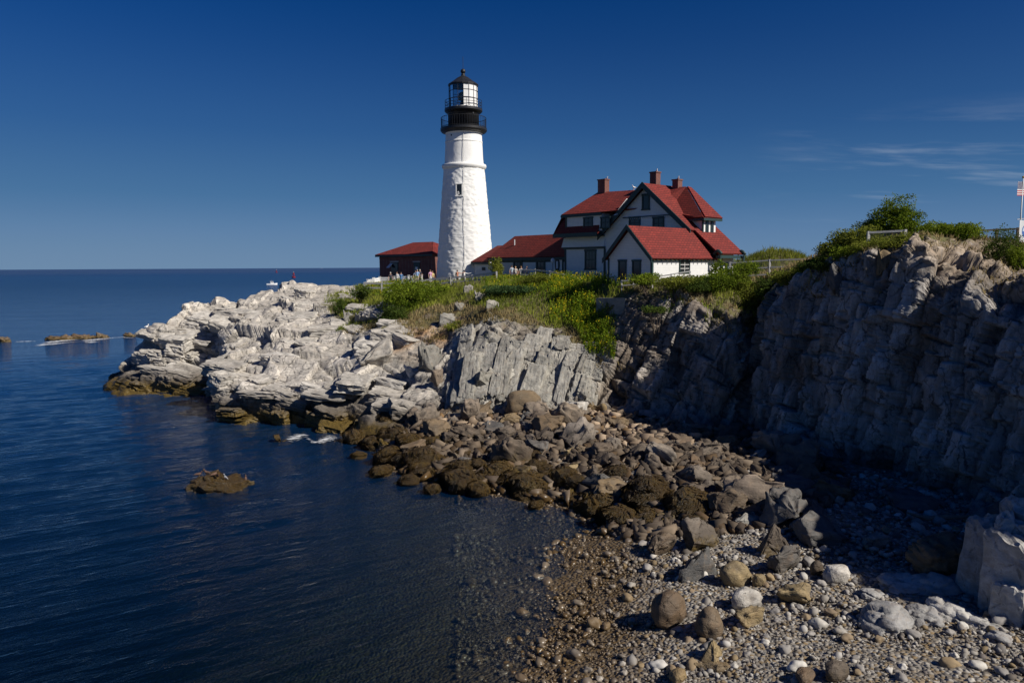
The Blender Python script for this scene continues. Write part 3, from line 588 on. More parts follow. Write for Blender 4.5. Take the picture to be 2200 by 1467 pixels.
def round_mesh(name, seed, sub, amp, mat, sc=(1, 1, 1), freq=1.1, drape=0.0, flat=.0):
    bm = bmesh.new(); bmesh.ops.create_icosphere(bm, subdivisions=sub, radius=1); V = np.array([v.co for v in bm.verts])
    k = 1 + amp*fbm(V*freq + seed*7.7, 4, seed)
    if drape:
        a = np.arctan2(V[:, 1], V[:, 0]); k += drape*.6*(np.abs(np.sin(a*13 + 5*fbm(V*2 + seed, 2, seed)))**.5 - .6)*(V[:, 2] < .75) + drape*.8*fbm(V*np.array([9, 9, 2.5]), 3, seed + 3)
    V = V*k[:, None]
    if flat: V[:, 2] = np.where(V[:, 2] > flat, flat + (V[:, 2] - flat)*.35, V[:, 2])
    V *= np.array(sc)
    for v, c in zip(bm.verts, V): v.co = c
    me = bpy.data.meshes.new(name); bm.to_mesh(me); bm.free(); me.materials.append(MATS[mat]); me.polygons.foreach_set('use_smooth', np.ones(len(me.polygons), bool)); return me
SCS = [(1, .8, .62), (1, .62, .5), (1, .9, .75), (1, .7, .4), (1, .55, .62), (1, .85, .5), (1, .75, .8), (1, .45, .42)]
ANG = {m: [hull_mesh('boulder', 11*i + k*101, SCS[i % 8], 10 + i % 5, .045, m) for i in range(10)] for k, m in enumerate(('stone', 'pale_dry', 'slab_stone', 'dark_stone', 'ochre_stone', 'brown_stone'))}
RND = {m: [hull_mesh('boulder', 900 + 7*i, SCS[i % 8], 40, .05, m, 1.0, 5) for i in range(5)] for m in ('stone', 'ochre_stone', 'brown_stone', 'pale_dry', 'dark_stone')}
def weedy_mesh(name, seed):
    """a lump hung all round with ribbons of rockweed"""
    bm = bmesh.new(); bmesh.ops.create_icosphere(bm, subdivisions=3, radius=1); bm.verts.index_update(); V = np.array([v.co for v in bm.verts]); F0 = [tuple(v.index for v in f.verts) for f in bm.faces]; bm.free(); S_ = np.array([1, .85, .72])
    lump = lambda D: 1 + .3*fbm(D*1.4 + seed, 3, seed)
    r = np.random.default_rng(seed); m, n = 340, 5; a = r.uniform(0, 6.28, (m, 1)); t = np.arccos(r.uniform(-.1, 1, (m, 1))); L_ = r.uniform(.35, .95, (m, 1)); w_ = r.uniform(.018, .05, (m, 1)); i = np.arange(n)[None]
    tt = np.minimum(t + L_*i/(n - 1), 2.5); aa = a + .16*np.sin(i*1.3 + seed + t*5); D = np.stack([np.sin(tt)*np.cos(aa), np.sin(tt)*np.sin(aa), np.cos(tt)], -1)
    k = lump(D.reshape(-1, 3)).reshape(m, n) + .05 + .05*r.random((m, n)); c = D*k[..., None]*S_; x = np.stack([-np.sin(aa), np.cos(aa), 0*aa], -1)*(w_*(1 - .6*i/(n - 1)))[..., None]
    RV = np.stack([c - x, c + x + D*.03], 2).reshape(-1, 3); o = len(V); F = list(F0)
    for q in range(m):
        for j in range(n - 1): b = o + (q*n + j)*2; F.append((b, b + 1, b + 3, b + 2))
    return mesh(name, np.concatenate([V*lump(V)[:, None]*S_, RV]), F, 'seaweed')
WEEDY = [weedy_mesh('weedy_boulder', 20 + i) for i in range(6)]
def put(name, me, loc, size, rot, label, cat, group=None, parent=None):
    o = bpy.data.objects.new(name, me); C.objects.link(o); o.location = loc; o.scale = (size if hasattr(size, '__len__') else (size,)*3); o.rotation_euler = rot; ORG[o.name] = tuple(loc)
    if parent is not None: o.parent = parent
    return tag(o, label, cat, group)
def rr(t=.35): return (random.uniform(-t, t), random.uniform(-t, t), random.uniform(0, 6.28))

# ------------------------------------------------------------------ named boulders, one by one
def named(u, v, wpx, hpx, me, label, rz=0.0, tilt=(0, 0), group=None, sink=.55, name='boulder', cat='boulder', yaw=None):
    """u, v: the middle of its foot in the photograph"""
    p = hit(u, v)[0]; d = (p - Vector((0, 0, H))).length; k = p.y/FPX
    bb = np.array([c.co for c in me.vertices]); sx = (bb[:, 0].max() - bb[:, 0].min()); sz = (bb[:, 2].max() - bb[:, 2].min())
    W_, H_ = wpx*k, hpx*k*1.12; s = (W_/sx, W_/sx*.9, H_/sz*(1 + sink*.25))
    c = p + Vector((0, s[1]*.5, H_*(.5 - sink*.3)))
    return put(name, me, c, s, (tilt[0], tilt[1], rz), label, cat, group)
pyr = bpy.data.meshes.new('boulder'); bm = bmesh.new()
for q in ((-1, -.7, -1), (1, -.6, -1), (1.05, .8, -1), (-.9, .8, -1), (.2, .1, 1.05), (.55, .3, .55), (-.35, -.3, .1), (.95, -.3, -.3)): bm.verts.new(q)
bmesh.ops.convex_hull(bm, input=bm.verts); bmesh.ops.bevel(bm, geom=bm.edges[:], offset=.08, segments=1, affect='EDGES'); weather(bm, 4, .08, 3); bm.to_mesh(pyr); bm.free(); pyr.materials.append(MATS['stone'])
pyr2 = pyr.copy(); pyr2.materials.clear(); pyr2.materials.append(MATS['ochre_stone'])
A, R = ANG, {m: [round_mesh('boulder', 3 + i, 4, .24, m, SCS[(i*3 + 2) % 8], 1.0) for i in range(5)] for m in ('stone', 'ochre_stone', 'brown_stone', 'pale_dry')}
for args in (
 (1664,1196,84,72,pyr,'tall pyramid-shaped tan boulder on the pebble beach beside the shade'),
 (1488,1245,102,80,A['dark_stone'][2],'large dark square-sided boulder in front of a paler block on the beach',.2),
 (1512,1180,86,62,A['stone'][6],'pale brown block resting behind the large dark square boulder',.5),
 (1420,1192,70,44,A['brown_stone'][3],'flat brown slab lying left of the dark square boulder',.1),
 (1583,1258,72,48,R['ochre_stone'][0],'rounded ochre boulder in the middle of the pebble beach'),
 (1633,1258,32,26,R['ochre_stone'][1],'small ochre stone touching the right of the rounded ochre boulder'),
 (1443,1346,98,80,R['brown_stone'][2],'big brown rounded boulder at the edge of the wet pebbles',.6),
 (1527,1370,84,60,R['brown_stone'][0],'brown rounded boulder right of the biggest brown boulder',1.2),
 (1612,1310,76,42,R['pale_dry'][3],'pale flat-topped boulder behind a pair of low ochre rocks',.2),
 (1617,1346,74,38,A['ochre_stone'][4],'low ochre split rock in front of the pale flat boulder',.4),
 (1712,1304,84,42,A['ochre_stone'][5],'wide tan boulder lying alone on the right of the sunny pebbles',.1),
 (1536,1424,76,46,pyr2,'small ochre wedge-shaped boulder near the bottom of the beach',.9),
 (1533,1446,76,22,A['ochre_stone'][3],'long flat ochre stone below the wedge-shaped boulder',.2),
 (1803,1250,66,36,R['pale_dry'][1],'white oval boulder on the pebbles beside the shadow',.3),
 (1692,1228,84,52,A['dark_stone'][4],'dark block with a pale end between the pyramid and the white boulder',.3),
 (1758,1236,34,34,R['stone'][2],'upright round grey stone left of the white oval boulder',.3),
 (1890,1178,64,30,A['slab_stone'][3],'flat grey slab lying in the shade below the cliff',.3),
 (1805,1462,68,38,R['stone'][3],'broad brown boulder cut by the bottom edge of the picture',.5),
 (1736,1466,62,26,R['brown_stone'][3],'low brown boulder left of the broad one at the bottom edge',.9),
 (1460,1466,52,30,R['ochre_stone'][2],'yellowish boulder at the bottom edge among wet pebbles',.9),
 (1572,1108,92,62,A['brown_stone'][6],'large brown boulder at the inner edge of the beach in half shade',.4),
 (1700,1140,110,70,A['dark_stone'][0],'big dark boulder in deep shade behind the pyramid boulder',.7),
 (1770,1165,120,60,A['dark_stone'][5],'low dark boulder in deep shade right of the pyramid boulder',.2),
 (1640,1075,90,52,A['dark_stone'][1],'dark pointed boulder in the cliff shade at the end of the rubble',1.4),
 (1720,1068,120,50,A['dark_stone'][3],'wide dark slab in the shade at the foot of the cliff',.1),
 (1980,1100,150,40,A['dark_stone'][3],'long dark slab leaning at the foot of the shaded cliff',.1),
 (2150,1105,110,50,A['dark_stone'][2],'dark angular boulder under the cliff behind the pale rock',.5),
 (1123,895,84,56,R['brown_stone'][4],'largest rounded brown boulder at the foot of the upright slabs',.3),
 (1010,905,46,48,A['stone'][2],'square-topped striped boulder in the rubble left of the largest round one',.2),
 (1275,884,66,30,A['ochre_stone'][7],'long orange-ended slab on top of the rubble below the green gully',-.35),
 (1238,895,58,32,A['pale_dry'][4],'pale grey wedge lying left of the orange-ended slab',-.3),
 (1046,848,62,58,A['slab_stone'][6],'big pale cube tipped on its corner against the upright slabs',.6),
 (1076,836,34,34,A['pale_dry'][2],'smaller white cube beside the tipped cube',.4),
 (922,800,52,62,A['slab_stone'][0],'tall brownish block with a flat top at the end of the white ledge',.1),
 (878,815,36,30,A['pale_dry'][1],'white wedge lying below the tall flat-topped block',.5),
 (805,790,74,62,A['pale_dry'][6],'large pale block with a triangular face on the white ledge',.2),
 (940,828,40,34,A['stone'][4],'dark-faced boulder under the tall flat-topped block',.9),
 (1218,985,32,26,A['ochre_stone'][2],'small bright orange block in the middle of the wet rubble',.4),
): named(*args)

# ------------------------------------------------------------------ rubble: many boulders below the slabs, spread without overlap
def inpoly(u, v, poly):
    c = False; n = len(poly)
    for i in range(n):
        (x0, y0), (x1, y1) = poly[i], poly[i - 1]
        if (y0 > v) != (y1 > v) and u < (x1 - x0)*(v - y0)/(y1 - y0) + x0: c = not c
    return c
RUB = [(820,890),(880,845),(960,828),(1080,850),(1290,845),(1400,890),(1540,912),(1680,945),(1800,1010),(1820,1075),(1700,1130),(1560,1140),(1480,1130),(1400,1140),(1320,1115),(1260,1090),(1150,1070),(1030,1050),(930,1035),(850,1000),(780,960)]
done = []; bld = []
for o in bpy.data.objects:
    if o.name.startswith('boulder'): done.append((o.location.x, o.location.y, o.scale.x*.85))
random.seed(21); tries = 0
while len(bld) < 330 and tries < 24000:
    tries += 1; u, v = random.uniform(760, 1830), random.uniform(828, 1140)
    if not inpoly(u, v, RUB): continue
    z = 1.0
    for _ in range(4): q = G(u, v, z); z = float(beach_z(q[0], q[1])[0])
    big = max(.32, min(1.5, random.lognormvariate(-.38, .42)))
    if u > 1250 and v < 960: big *= .62
    if u < 1250 and v < 960: big *= 1.12
    if tries > 9000: big *= .75
    if any((q[0] - a)**2 + (q[1] - b)**2 < (.56*(big + c))**2 for a, b, c in done): continue
    done.append((q[0], q[1], big)); bld.append((u, v, q, z, big))
bld.sort(key=lambda t: -t[4]*1/t[2][1])
random.seed(5)
shade_line = lambda u, v: v < 925 + (u - 1340)*.62 if u > 1340 else False
for k, (u, v, q, z, big) in enumerate(bld):
    low = z < .75
    wd = z < 1.05 and random.random() < (.9 if z < .45 else .55)
    if wd:
        put('weedy_boulder', random.choice(WEEDY), (q[0], q[1], z + big*.18), (big*1.15, big*1.1, big*.95), rr(.15), ('%s seaweed-hung boulder %s' % ('large' if big > .8 else 'small', 'below the white ledge' if u < 950 else 'at the water edge in the middle of the rubble' if u < 1200 else 'at the pebble end of the rubble')), 'boulder', 'seaweed-covered boulders at the waterline')
        continue
    m = random.choices(('stone', 'slab_stone', 'brown_stone', 'ochre_stone', 'pale_dry', 'dark_stone'), (9 if v > 890 else 5, 2.5 if v < 890 else .3, 3 if v > 890 else 1.5, .4, (1.6 if v < 890 else .3)*(big < .5), 1.5 if u > 1500 else 1.0))[0]
    grp = 'boulders in the cliff shade' if shade_line(u, v) else ('boulders of the upper rubble' if v < 925 else 'boulders of the lower rubble')
    colw = {'stone': 'tan', 'slab_stone': 'grey', 'brown_stone': 'brown', 'ochre_stone': 'ochre', 'pale_dry': 'whitish', 'dark_stone': 'dark'}[m]; szw = 'large' if big > .85 else ('small' if big < .5 else 'middling')
    where = ('in the shade below the dark cliff' if u > 1560 else 'in the shade near the foot of the middle cliff') if grp.endswith('shade') else (('at the foot of the white ledge' if u < 930 else 'just below the upright slabs' if u < 1180 else 'below the green gully') if v < 925 else ('in the rubble off the white ledge' if u < 1000 else 'in the middle of the lower rubble' if u < 1250 else 'in the lower rubble near the pebble beach'))
    lab = '%s %s boulder %s' % (szw, colw, where)
    put('boulder', random.choice(ANG[m]) if random.random() < .88 or m == 'slab_stone' else random.choice(RND[m]), (q[0], q[1], z + big*.26), big, rr(.5), lab, 'boulder', grp)
# weed-hung rocks standing in the shallows
for u, v, s in ((760,950,1.1),(800,960,1.2),(845,985,1.0),(865,1005,1.1),(815,1022,.9),(835,960,1.2),(900,960,1.2),(910,1025,1.0),(985,1050,1.5),(1025,1062,.9),(1045,1045,.9),(1105,1050,1.1),(1120,1072,.7),(1080,1030,.9),(1230,1085,.8),(1290,1105,1.3),(1235,1062,1.0),(1330,1140,1.2),(1385,1145,1.1),(1180,1060,.9),(930,1058,.6),(770,985,.6),(1150,1092,.5),(1310,1080,1.0),(1370,1100,1.1),(1425,1105,1.1),(1000,1020,1.1),(1060,1005,1.0),(940,1000,1.1),(880,1040,.7)):
    q = G(u, v, 0); put('weedy_boulder', random.choice(WEEDY), (q[0], q[1] + .2*s, .05 + .12*s), (s*.85, s*.8, s*random.uniform(.55, .85)), rr(.12), ('%s weed-draped rock in the shallows %s' % ('big' if s >= 1 else 'little', 'by the white ledge' if u < 900 else 'of the middle cove' if u < 1150 else 'near the pebble beach')), 'boulder', 'weed-draped rocks in the shallows')
# small broken stone between the boulders
def stones_mesh(name, pts, sizes, cols, mat, sub, seed, kind='stuff', label=None, flat=.62, hullish=False):
    r = np.random.default_rng(seed); bases = []
    for k in range(10):
        bm = bmesh.new()
        if hullish:
            for _ in range(9):
                v = r.uniform(-1, 1, 3); v /= np.abs(v).max()**.8*np.linalg.norm(v)**.2; bm.verts.new(v*np.array([1, .8, .7]))
            g = bmesh.ops.convex_hull(bm, input=bm.verts); bmesh.ops.delete(bm, geom=[e for e in g['geom_interior'] if isinstance(e, bmesh.types.BMVert)], context='VERTS'); bmesh.ops.triangulate(bm, faces=bm.faces)
        else: bmesh.ops.create_icosphere(bm, subdivisions=sub, radius=1)
        bm.verts.index_update(); V = np.array([v.co for v in bm.verts]); F = np.array([[v.index for v in f.verts] for f in bm.faces]); bm.free()
        if not hullish: V = V*(1 + .28*fbm(V*.9 + k*3.1, 2, k + seed))[:, None]*np.array([1, r.uniform(.6, .95), r.uniform(flat - .15, flat + .15)])
        bases.append((V, F))
    VV, FF, CC = [], [], []; off = 0; n = len(pts); kind_i = r.integers(0, 10, n); yaw = r.uniform(0, 6.28, n); tl = r.normal(0, .25, (n, 2))
    for k in range(10):
        m = np.where(kind_i == k)[0]
        if not len(m): continue
        V, F = bases[k]; c, s = np.cos(yaw[m]), np.sin(yaw[m]); x = V[None, :, 0]*c[:, None] - V[None, :, 1]*s[:, None]; y = V[None, :, 0]*s[:, None] + V[None, :, 1]*c[:, None]; z = V[None, :, 2] + tl[m, :1]*x + tl[m, 1:]*y
        A = np.stack([x, y, z], -1)*sizes[m][:, None, None] + pts[m][:, None, :]
        VV.append(A.reshape(-1, 3)); FF.append((F[None] + (np.arange(len(m))*len(V))[:, None, None] + off).reshape(-1, 3)); CC.append(np.repeat(cols[m], len(V), 0)); off += len(m)*len(V)
    o = obj(name, np.concatenate(VV), np.concatenate(FF), mat, smooth=not hullish, kind=kind, label=label)
    at = o.data.attributes.new('pcol', 'FLOAT_COLOR', 'POINT'); cc = np.concatenate(CC); at.data.foreach_set('color', np.c_[cc, np.ones(len(cc))].astype(np.float32).ravel()); return o
PALP = np.array([[.20,.175,.15],[.36,.34,.31],[.52,.50,.47],[.27,.20,.11],[.42,.39,.35],[.16,.14,.13],[.58,.55,.50],[.31,.285,.26],[.25,.235,.225]])
N = 7500; uu = rng.uniform(780, 1830, N*3); vv = rng.uniform(835, 1140, N*3); ok = np.array([inpoly(a, b, RUB) for a, b in zip(uu, vv)]); uu, vv = uu[ok][:N], vv[ok][:N]
q = np.array([G(a, b, 1.1) for a, b in zip(uu, vv)]); q[:, 2] = beach_z(q[:, 0], q[:, 1]); keep_ = q[:, 2] > .05; q = q[keep_]
sz_ = np.clip(rng.lognormal(-1.45, .45, len(q)), .08, .55); q[:, 2] += sz_*.3
stones_mesh('rubble', q, sz_, PALP[rng.integers(0, 9, len(q))]*rng.uniform(.4, .8, (len(q), 1))*np.array([1.08, .86, .66])*np.where(q[:, 2:] < 1.55, .42, .9), 'pebble', 1, 3, label='small broken stones filling the gaps between the boulders', hullish=True)

# ------------------------------------------------------------------ the pebble beach
def beach_pts(n, seed, u0=1000, v0=1080):
    r = np.random.default_rng(seed); x = r.uniform(-3, 24.5, n); y = 14 + 26*r.uniform(0, 1, n)**1.55; z = beach_z(x, y); p = np.c_[x, y, z]; u, v = pixn(p)
    ok = (u > 980) & (u < 2260) & (v < 1500) & (z > -.75); return p[ok], u[ok], v[ok]
p, u, v = beach_pts(36000, 50); s = np.clip(np.random.default_rng(51).lognormal(-2.75, .5, len(p)), .03, .27)*(.75 + .25*(p[:, 1] - 14)/16)*np.clip(1 + .55*fbm(p*.35, 3, 88), .5, 1.7); p[:, 2] += s*.25
stones_mesh('pebbles', p, s, PALP[rng.integers(0, 9, len(p))]*rng.uniform(.5, .9, (len(p), 1)), 'pebble', 1, 5, label='mixed grey and brown pebbles covering the beach', flat=.6)
COBS = {cc: [round_mesh('cobble', 60 + i, 3, .34, cc + '_cobble', (1, (.6, .8, .7, .9, .65, .75)[i % 6], (.5, .6, .45, .65, .55, .7)[i % 6]), 1.3) for i in range(6)] for cc in ('pale', 'grey', 'brown')}
p, u, v = beach_pts(4200, 77); random.seed(9); got = []
for k in range(len(p)):
    if len(got) >= 300: break
    s = random.choice((.12, .13, .15, .16, .18, .22, .28, .14, .13)); x, y, z = p[k]
    if v[k] > 1466 or u[k] > 2195 or z < -.25 or (v[k] < 1130 and u[k] < 1850): continue
    if any((x - a)**2 + (y - b)**2 < (.8*(s + c))**2 for a, b, c in got) or any((x - a)**2 + (y - b)**2 < (.6*c)**2 for a, b, c in done): continue
    got.append((x, y, s)); wet = z < .42; shd = u[k] > 1780 + max(0, (1300 - v[k]))*-.55 and v[k] < 1330
    cc = random.choice(('pale', 'grey', 'brown', 'grey')); szw = 'large' if s > .21 else 'small'; grp = 'wet cobbles at the water edge' if wet else ('shaded cobbles' if shd else 'sunlit cobbles')
    lab = '%s %s cobble %s' % (szw, cc, ('at the water edge behind the big brown boulder' if v[k] < 1310 else 'at the water edge near the bottom of the picture') if wet else (('in the cliff shade near the tall pale rock' if u[k] > 1950 else 'in the cliff shade behind the white oval boulder') if shd else ('on the sunny beach behind the ochre boulder' if v[k] < 1260 else 'on the sunny beach around the brown boulders' if u[k] < 1650 and v[k] < 1400 else 'on the sunny beach by the wide tan boulder' if v[k] < 1350 else 'on the sunny beach along the bottom edge')))
    put('cobble', random.choice(COBS[cc]), (x, y, z + s*.3), s, rr(.3), lab, 'stone', grp)

# ------------------------------------------------------------------ the pale rock at the right edge and the smooth rocks at its foot
def rock_lump(name, prof, mat, label, cat='rock', seed=0, amp=.3, sub=5, tone=None, sc=None, loc=None, rot=(0, 0, 0), bs=(.9, .8, .5)):
    bm = bmesh.new(); bmesh.ops.create_icosphere(bm, subdivisions=sub, radius=1); V = np.array([v.co for v in bm.verts]); F = np.array([[v.index for v in f.verts] for f in bm.faces]); bm.free()
    V = np.sign(V)*np.abs(V)**prof; V = V*np.array(sc); M = euler(*rot); V = V @ M.T; Nn = V/np.linalg.norm(V, axis=1, keepdims=True)
    wpp = V + .2*np.stack([fbm(V*.8 + seed, 2, seed), fbm(V*.8, 2, seed + 4), fbm(V*.8, 2, seed + 8)], 1)
    r1, t1, e1 = bricks(wpp, bs, euler(12, 20, 15 + seed), seed); r2, t2, e2 = bricks(wpp, tuple(b*.4 for b in bs), euler(-8, 12, 40 + seed), seed + 9)
    V = V + Nn*(amp*(r1 + 1.2*t1 + .45*(r2 + t2) - .35*np.exp(-(e1/.05)**2)) + amp*.5*fbm(V*1.2, 3, seed))[:, None] + np.asarray(loc)
    return obj(name, V, F, mat, loc=loc, label=label, cat=cat)
q = G(2030, 1245, 1.35)
rock_lump('split_rock', .6, 'brown_stone', 'dark split rock with a sunlit face left of the tall pale rock', 'rock', 9, .2, 5, sc=(.95, .7, .72), loc=(q[0], q[1] + .5, 1.95), rot=(8, -8, 10), bs=(.6, .7, .3))
for i, (u, v, wpx, hpx, la) in enumerate(((1945,1270,110,55,'smooth bluish rock below the split rock, nearest the sunlit pebbles'), (2010,1275,120,60,'smooth pale rock directly under the split rock'), (1915,1345,130,70,'broad smooth pale rock with a rounded nose at the edge of the shade'), (1990,1335,100,55,'smooth folded rock in the middle of the shaded group'), (2050,1330,110,60,'smooth rounded rock with cracks near the tall pale rock'), (2075,1270,100,50,'low pale rock wedged against the tall pale rock'), (2120,1355,90,45,'pale ridge of rock at the foot of the tall pale rock'), (2165,1390,80,45,'small white rock at the right edge below the tall rock'), (1880,1285,60,28,'small smooth rock catching the sun at the edge of the shade'))):
    p_ = G(u, v, 1.25); k = p_[1]/FPX
    rock_lump('smooth_rock', .8, 'grey_stone', la, 'rock', 30 + i, .14, 5, sc=(wpx*k*.5, wpx*k*.42, hpx*k*.52), loc=(p_[0], p_[1] + .25, 1.2), rot=(5, -6, i*23), bs=(.8, .7, .6))

# ------------------------------------------------------------------ slabs and blocks broken out of the bedrock (parts of the land)
def land_at(s, t):
    i = min(np.searchsorted(s_, s), nS - 1); k = min(np.searchsorted(t_, t), nT - 1); return LAND[i, k], LN[i, k]
SLABS = [hull_mesh('rock_slab', 500 + i, (1, 1, 1), 14, .03, 'slab_stone', 0) for i in range(6)]
def box_mesh(name, mat, seed):
    bm = bmesh.new(); bmesh.ops.create_cube(bm, size=2); r = random.Random(seed)
    for v in bm.verts: v.co += Vector((r.uniform(-.25, .08), r.uniform(-.25, .08), r.uniform(-.3, .1)))
    bmesh.ops.subdivide_edges(bm, edges=bm.edges[:], cuts=9, use_grid_fill=True)
    for _ in range(2): bmesh.ops.smooth_vert(bm, verts=bm.verts, factor=.5, use_axis_x=True, use_axis_y=True, use_axis_z=True)
    bm.normal_update(); V = np.array([v.co for v in bm.verts]); Nn = np.array([v.normal for v in bm.verts]); w_ = V + .1*np.stack([fbm(V*1.3 + seed, 2, seed), fbm(V*1.3, 2, seed + 3), fbm(V*1.3, 2, seed + 6)], 1)
    r1, t1, e1 = bricks(w_, (.75, .9, .5), euler(5, 6, seed*17 % 40), seed + 40); r2, t2, e2 = bricks(w_, (.35, .4, .22), euler(-6, 9, 10), seed + 60)
    d = .13*(1.3*r1 + 1.2*t1 - .6*np.exp(-(e1/.05)**2)) + .05*(r2 + t2) + .05*fbm(V*2.5 + seed, 3, seed)
    for v, c in zip(bm.verts, V + Nn*d[:, None]): v.co = c
    me = bpy.data.meshes.new(name); bm.to_mesh(me); bm.free(); me.materials.append(MATS[mat]); return me
BX = {m: [box_mesh('rock_slab', m, i) for i in range(8)] for m in ('slab_stone', 'pale_stone')}
BX['grey_stone'] = [box_mesh('rock_slab', 'grey_stone', i) for i in range(8)]
q = G(2190, 1345, 1.4); pr = thing('pale_rock', 'tall pale jointed rock at the right edge above the beach', 'rock', (q[0] + 1.2, q[1] + .8, 1.2))
random.seed(3)
for dx, dy, w_, d_, h_ in ((-.35, .2, .62, .9, 3.0), (.35, -.25, .7, .9, 2.6), (.25, .9, .8, .9, 3.45), (1.0, .1, .8, 1.0, 3.3), (1.1, 1.2, .9, 1.0, 3.7), (-.75, -.35, .45, .6, 1.5), (.1, -.95, .5, .5, 1.2), (.8, -.9, .6, .5, 1.8), (1.9, .3, .9, 1.2, 3.5), (1.6, -1.0, .8, .6, 1.5), (-.2, 1.6, .7, .8, 2.9)):
    o = bpy.data.objects.new('rock_column', random.choice(BX['grey_stone'])); C.objects.link(o); o.parent = pr; o.location = (dx - .5, dy, h_/2 - .3); o.scale = (w_*.72, d_*.72, h_/2 + .2); o.rotation_euler = (random.gauss(0, .05), random.gauss(.06, .05), random.gauss(.3, .2))
random.seed(33)
def slab(s, t0, t1, ds, w, th, mat, parent, proud=.15):
    a, n = land_at(s, t0); b, n2 = land_at(s + ds, t1); n = np.asarray(n + n2); z = b - a; L_ = np.linalg.norm(z); z = z/L_; n = n - z*(n @ z); n /= np.linalg.norm(n); x = np.cross(n, z)
    M = Matrix(((x[0]*w/2, n[0]*th/2, z[0]*L_/2), (x[1]*w/2, n[1]*th/2, z[1]*L_/2), (x[2]*w/2, n[2]*th/2, z[2]*L_/2)))
    o = bpy.data.objects.new('rock_slab', random.choice(BX[mat])); C.objects.link(o); o.parent = parent
    o.matrix_world = Matrix.Translation(Vector((a + b)/2 + n*(proud - th*.15))) @ M.to_4x4(); return o
s = 9.15
while s < 12.05:
    wd = random.uniform(.55, 1.5); t0 = random.uniform(.7, 1.05); tend = random.uniform(2.2, 3.05) if random.random() < .75 else random.uniform(1.5, 2.1); base = random.uniform(-.12, .3); s0 = s
    while t0 < tend:
        t1 = min(tend, t0 + random.uniform(.45, 1.2)); slab(s0, t0 - .06, t1, (t1 - t0)*.14, wd*random.uniform(.8, 1.12), random.uniform(.5, 1.0), 'slab_stone', headland, base + random.uniform(-.1, .1)); s0 += (t1 - t0)*.14; t0 = t1
    s += wd/14
for k in range(0):   # the dark cliff
    s = random.uniform(13.1, 16) if k < 12 else random.uniform(17, 22.3); t0 = random.uniform(1, 4.3); slab(s, t0, t0 + random.uniform(.5, 1.1), random.uniform(-.02, .06), random.uniform(.7, 1.9), random.uniform(.5, .9), 'grey_stone', cliff, random.uniform(-.25, .1))
bed = euler(6, 8, -14)
for k in range(130):  # the white ledge
    s = random.uniform(1.3, 8.3); t = random.uniform(1.15, 5.6); a, n = land_at(s, t)
    sz = (random.uniform(1.2, 3.6), random.uniform(1.0, 2.4), random.uniform(.5, 1.2)); M = bed @ euler(random.gauss(0, 5), random.gauss(0, 5), random.gauss(0, 12) + (90 if random.random() < .25 else 0))
    o = bpy.data.objects.new('rock_block', random.choice(BX['pale_stone'])); C.objects.link(o); o.parent = ledge if s < 8 else headland
    o.matrix_world = Matrix.Translation(Vector(a - n*sz[2]*.3)) @ Matrix(M.tolist()).to_4x4() @ Matrix.Diagonal((*[q/2*1.1 for q in sz], 1))
# rocks showing through the grass below the lighthouse, each its own
for u, v, w_, h_, m, la in ((988,668,30,20,'slab_stone','grey rock outcrop in the grass below the lighthouse, beside the fence'), (965,694,52,24,'slab_stone','low split outcrop in the grass left of centre below the fence'), (1030,648,22,26,'slab_stone','pointed upright rock in the grass below the lighthouse'), (1058,662,34,20,'slab_stone','small pale rock in the dry grass right of the pointed rock'), (778,692,30,30,'slab_stone','upright jointed rock beside the left end of the bushes'), (748,692,24,28,'slab_stone','leftmost upright jointed rock at the edge of the bushes'), (1006,632,26,22,'slab_stone','pale boulder in the grass close below the fence'), (1905,572,34,44,'ochre_stone','tall sunlit tan block standing on the rim of the dark cliff'), (1868,575,26,38,'slab_stone','grey block on the cliff rim left of the sunlit one'), (1800,610,38,54,'dark_stone','dark upright block at the rim of the cliff under the bushes')):
    named(u, v, w_, h_, random.choice(ANG[m][:7]), la, .3, name='outcrop', cat='rock', sink=1.0)

# ------------------------------------------------------------------ rocks in the sea
for i, (u, v, wpx, hpx, la, nm) in enumerate(((465,1050,128,24,'low weedy rock with birds on it, alone in the dark water','sea_rock'), (128,730,60,12,'left hump of the brown reef breaking the surface','reef'), (172,728,52,10,'middle hump of the brown reef awash in foam','reef'), (212,726,44,9,'right hump of the brown reef awash in foam','reef'), (278,724,28,10,'small brown rock in the foam beside the white ledge','reef'), (4,735,36,12,'brown rock cut by the left edge of the picture','reef'), (603,950,26,12,'small weedy rock awash off the white ledge','sea_rock'))):
    q = G(u, v, 0); k = q[1]/FPX
    o = rock_lump(nm, .7 if i == 0 else .8, 'seaweed' if i in (0, 6) else 'brown_stone', la, 'rock', 70 + i, .3 if i == 0 else .55, 5 if i == 0 else 4, sc=(wpx*k*.5, wpx*k*.32 if i == 0 else min(3, wpx*k*.25), hpx*k*1.15 if i == 0 else hpx*k*.9), loc=(q[0], q[1] + .3, -.1), rot=(0, 5 if i == 0 else 0, 0), bs=(.8, .7, .4))

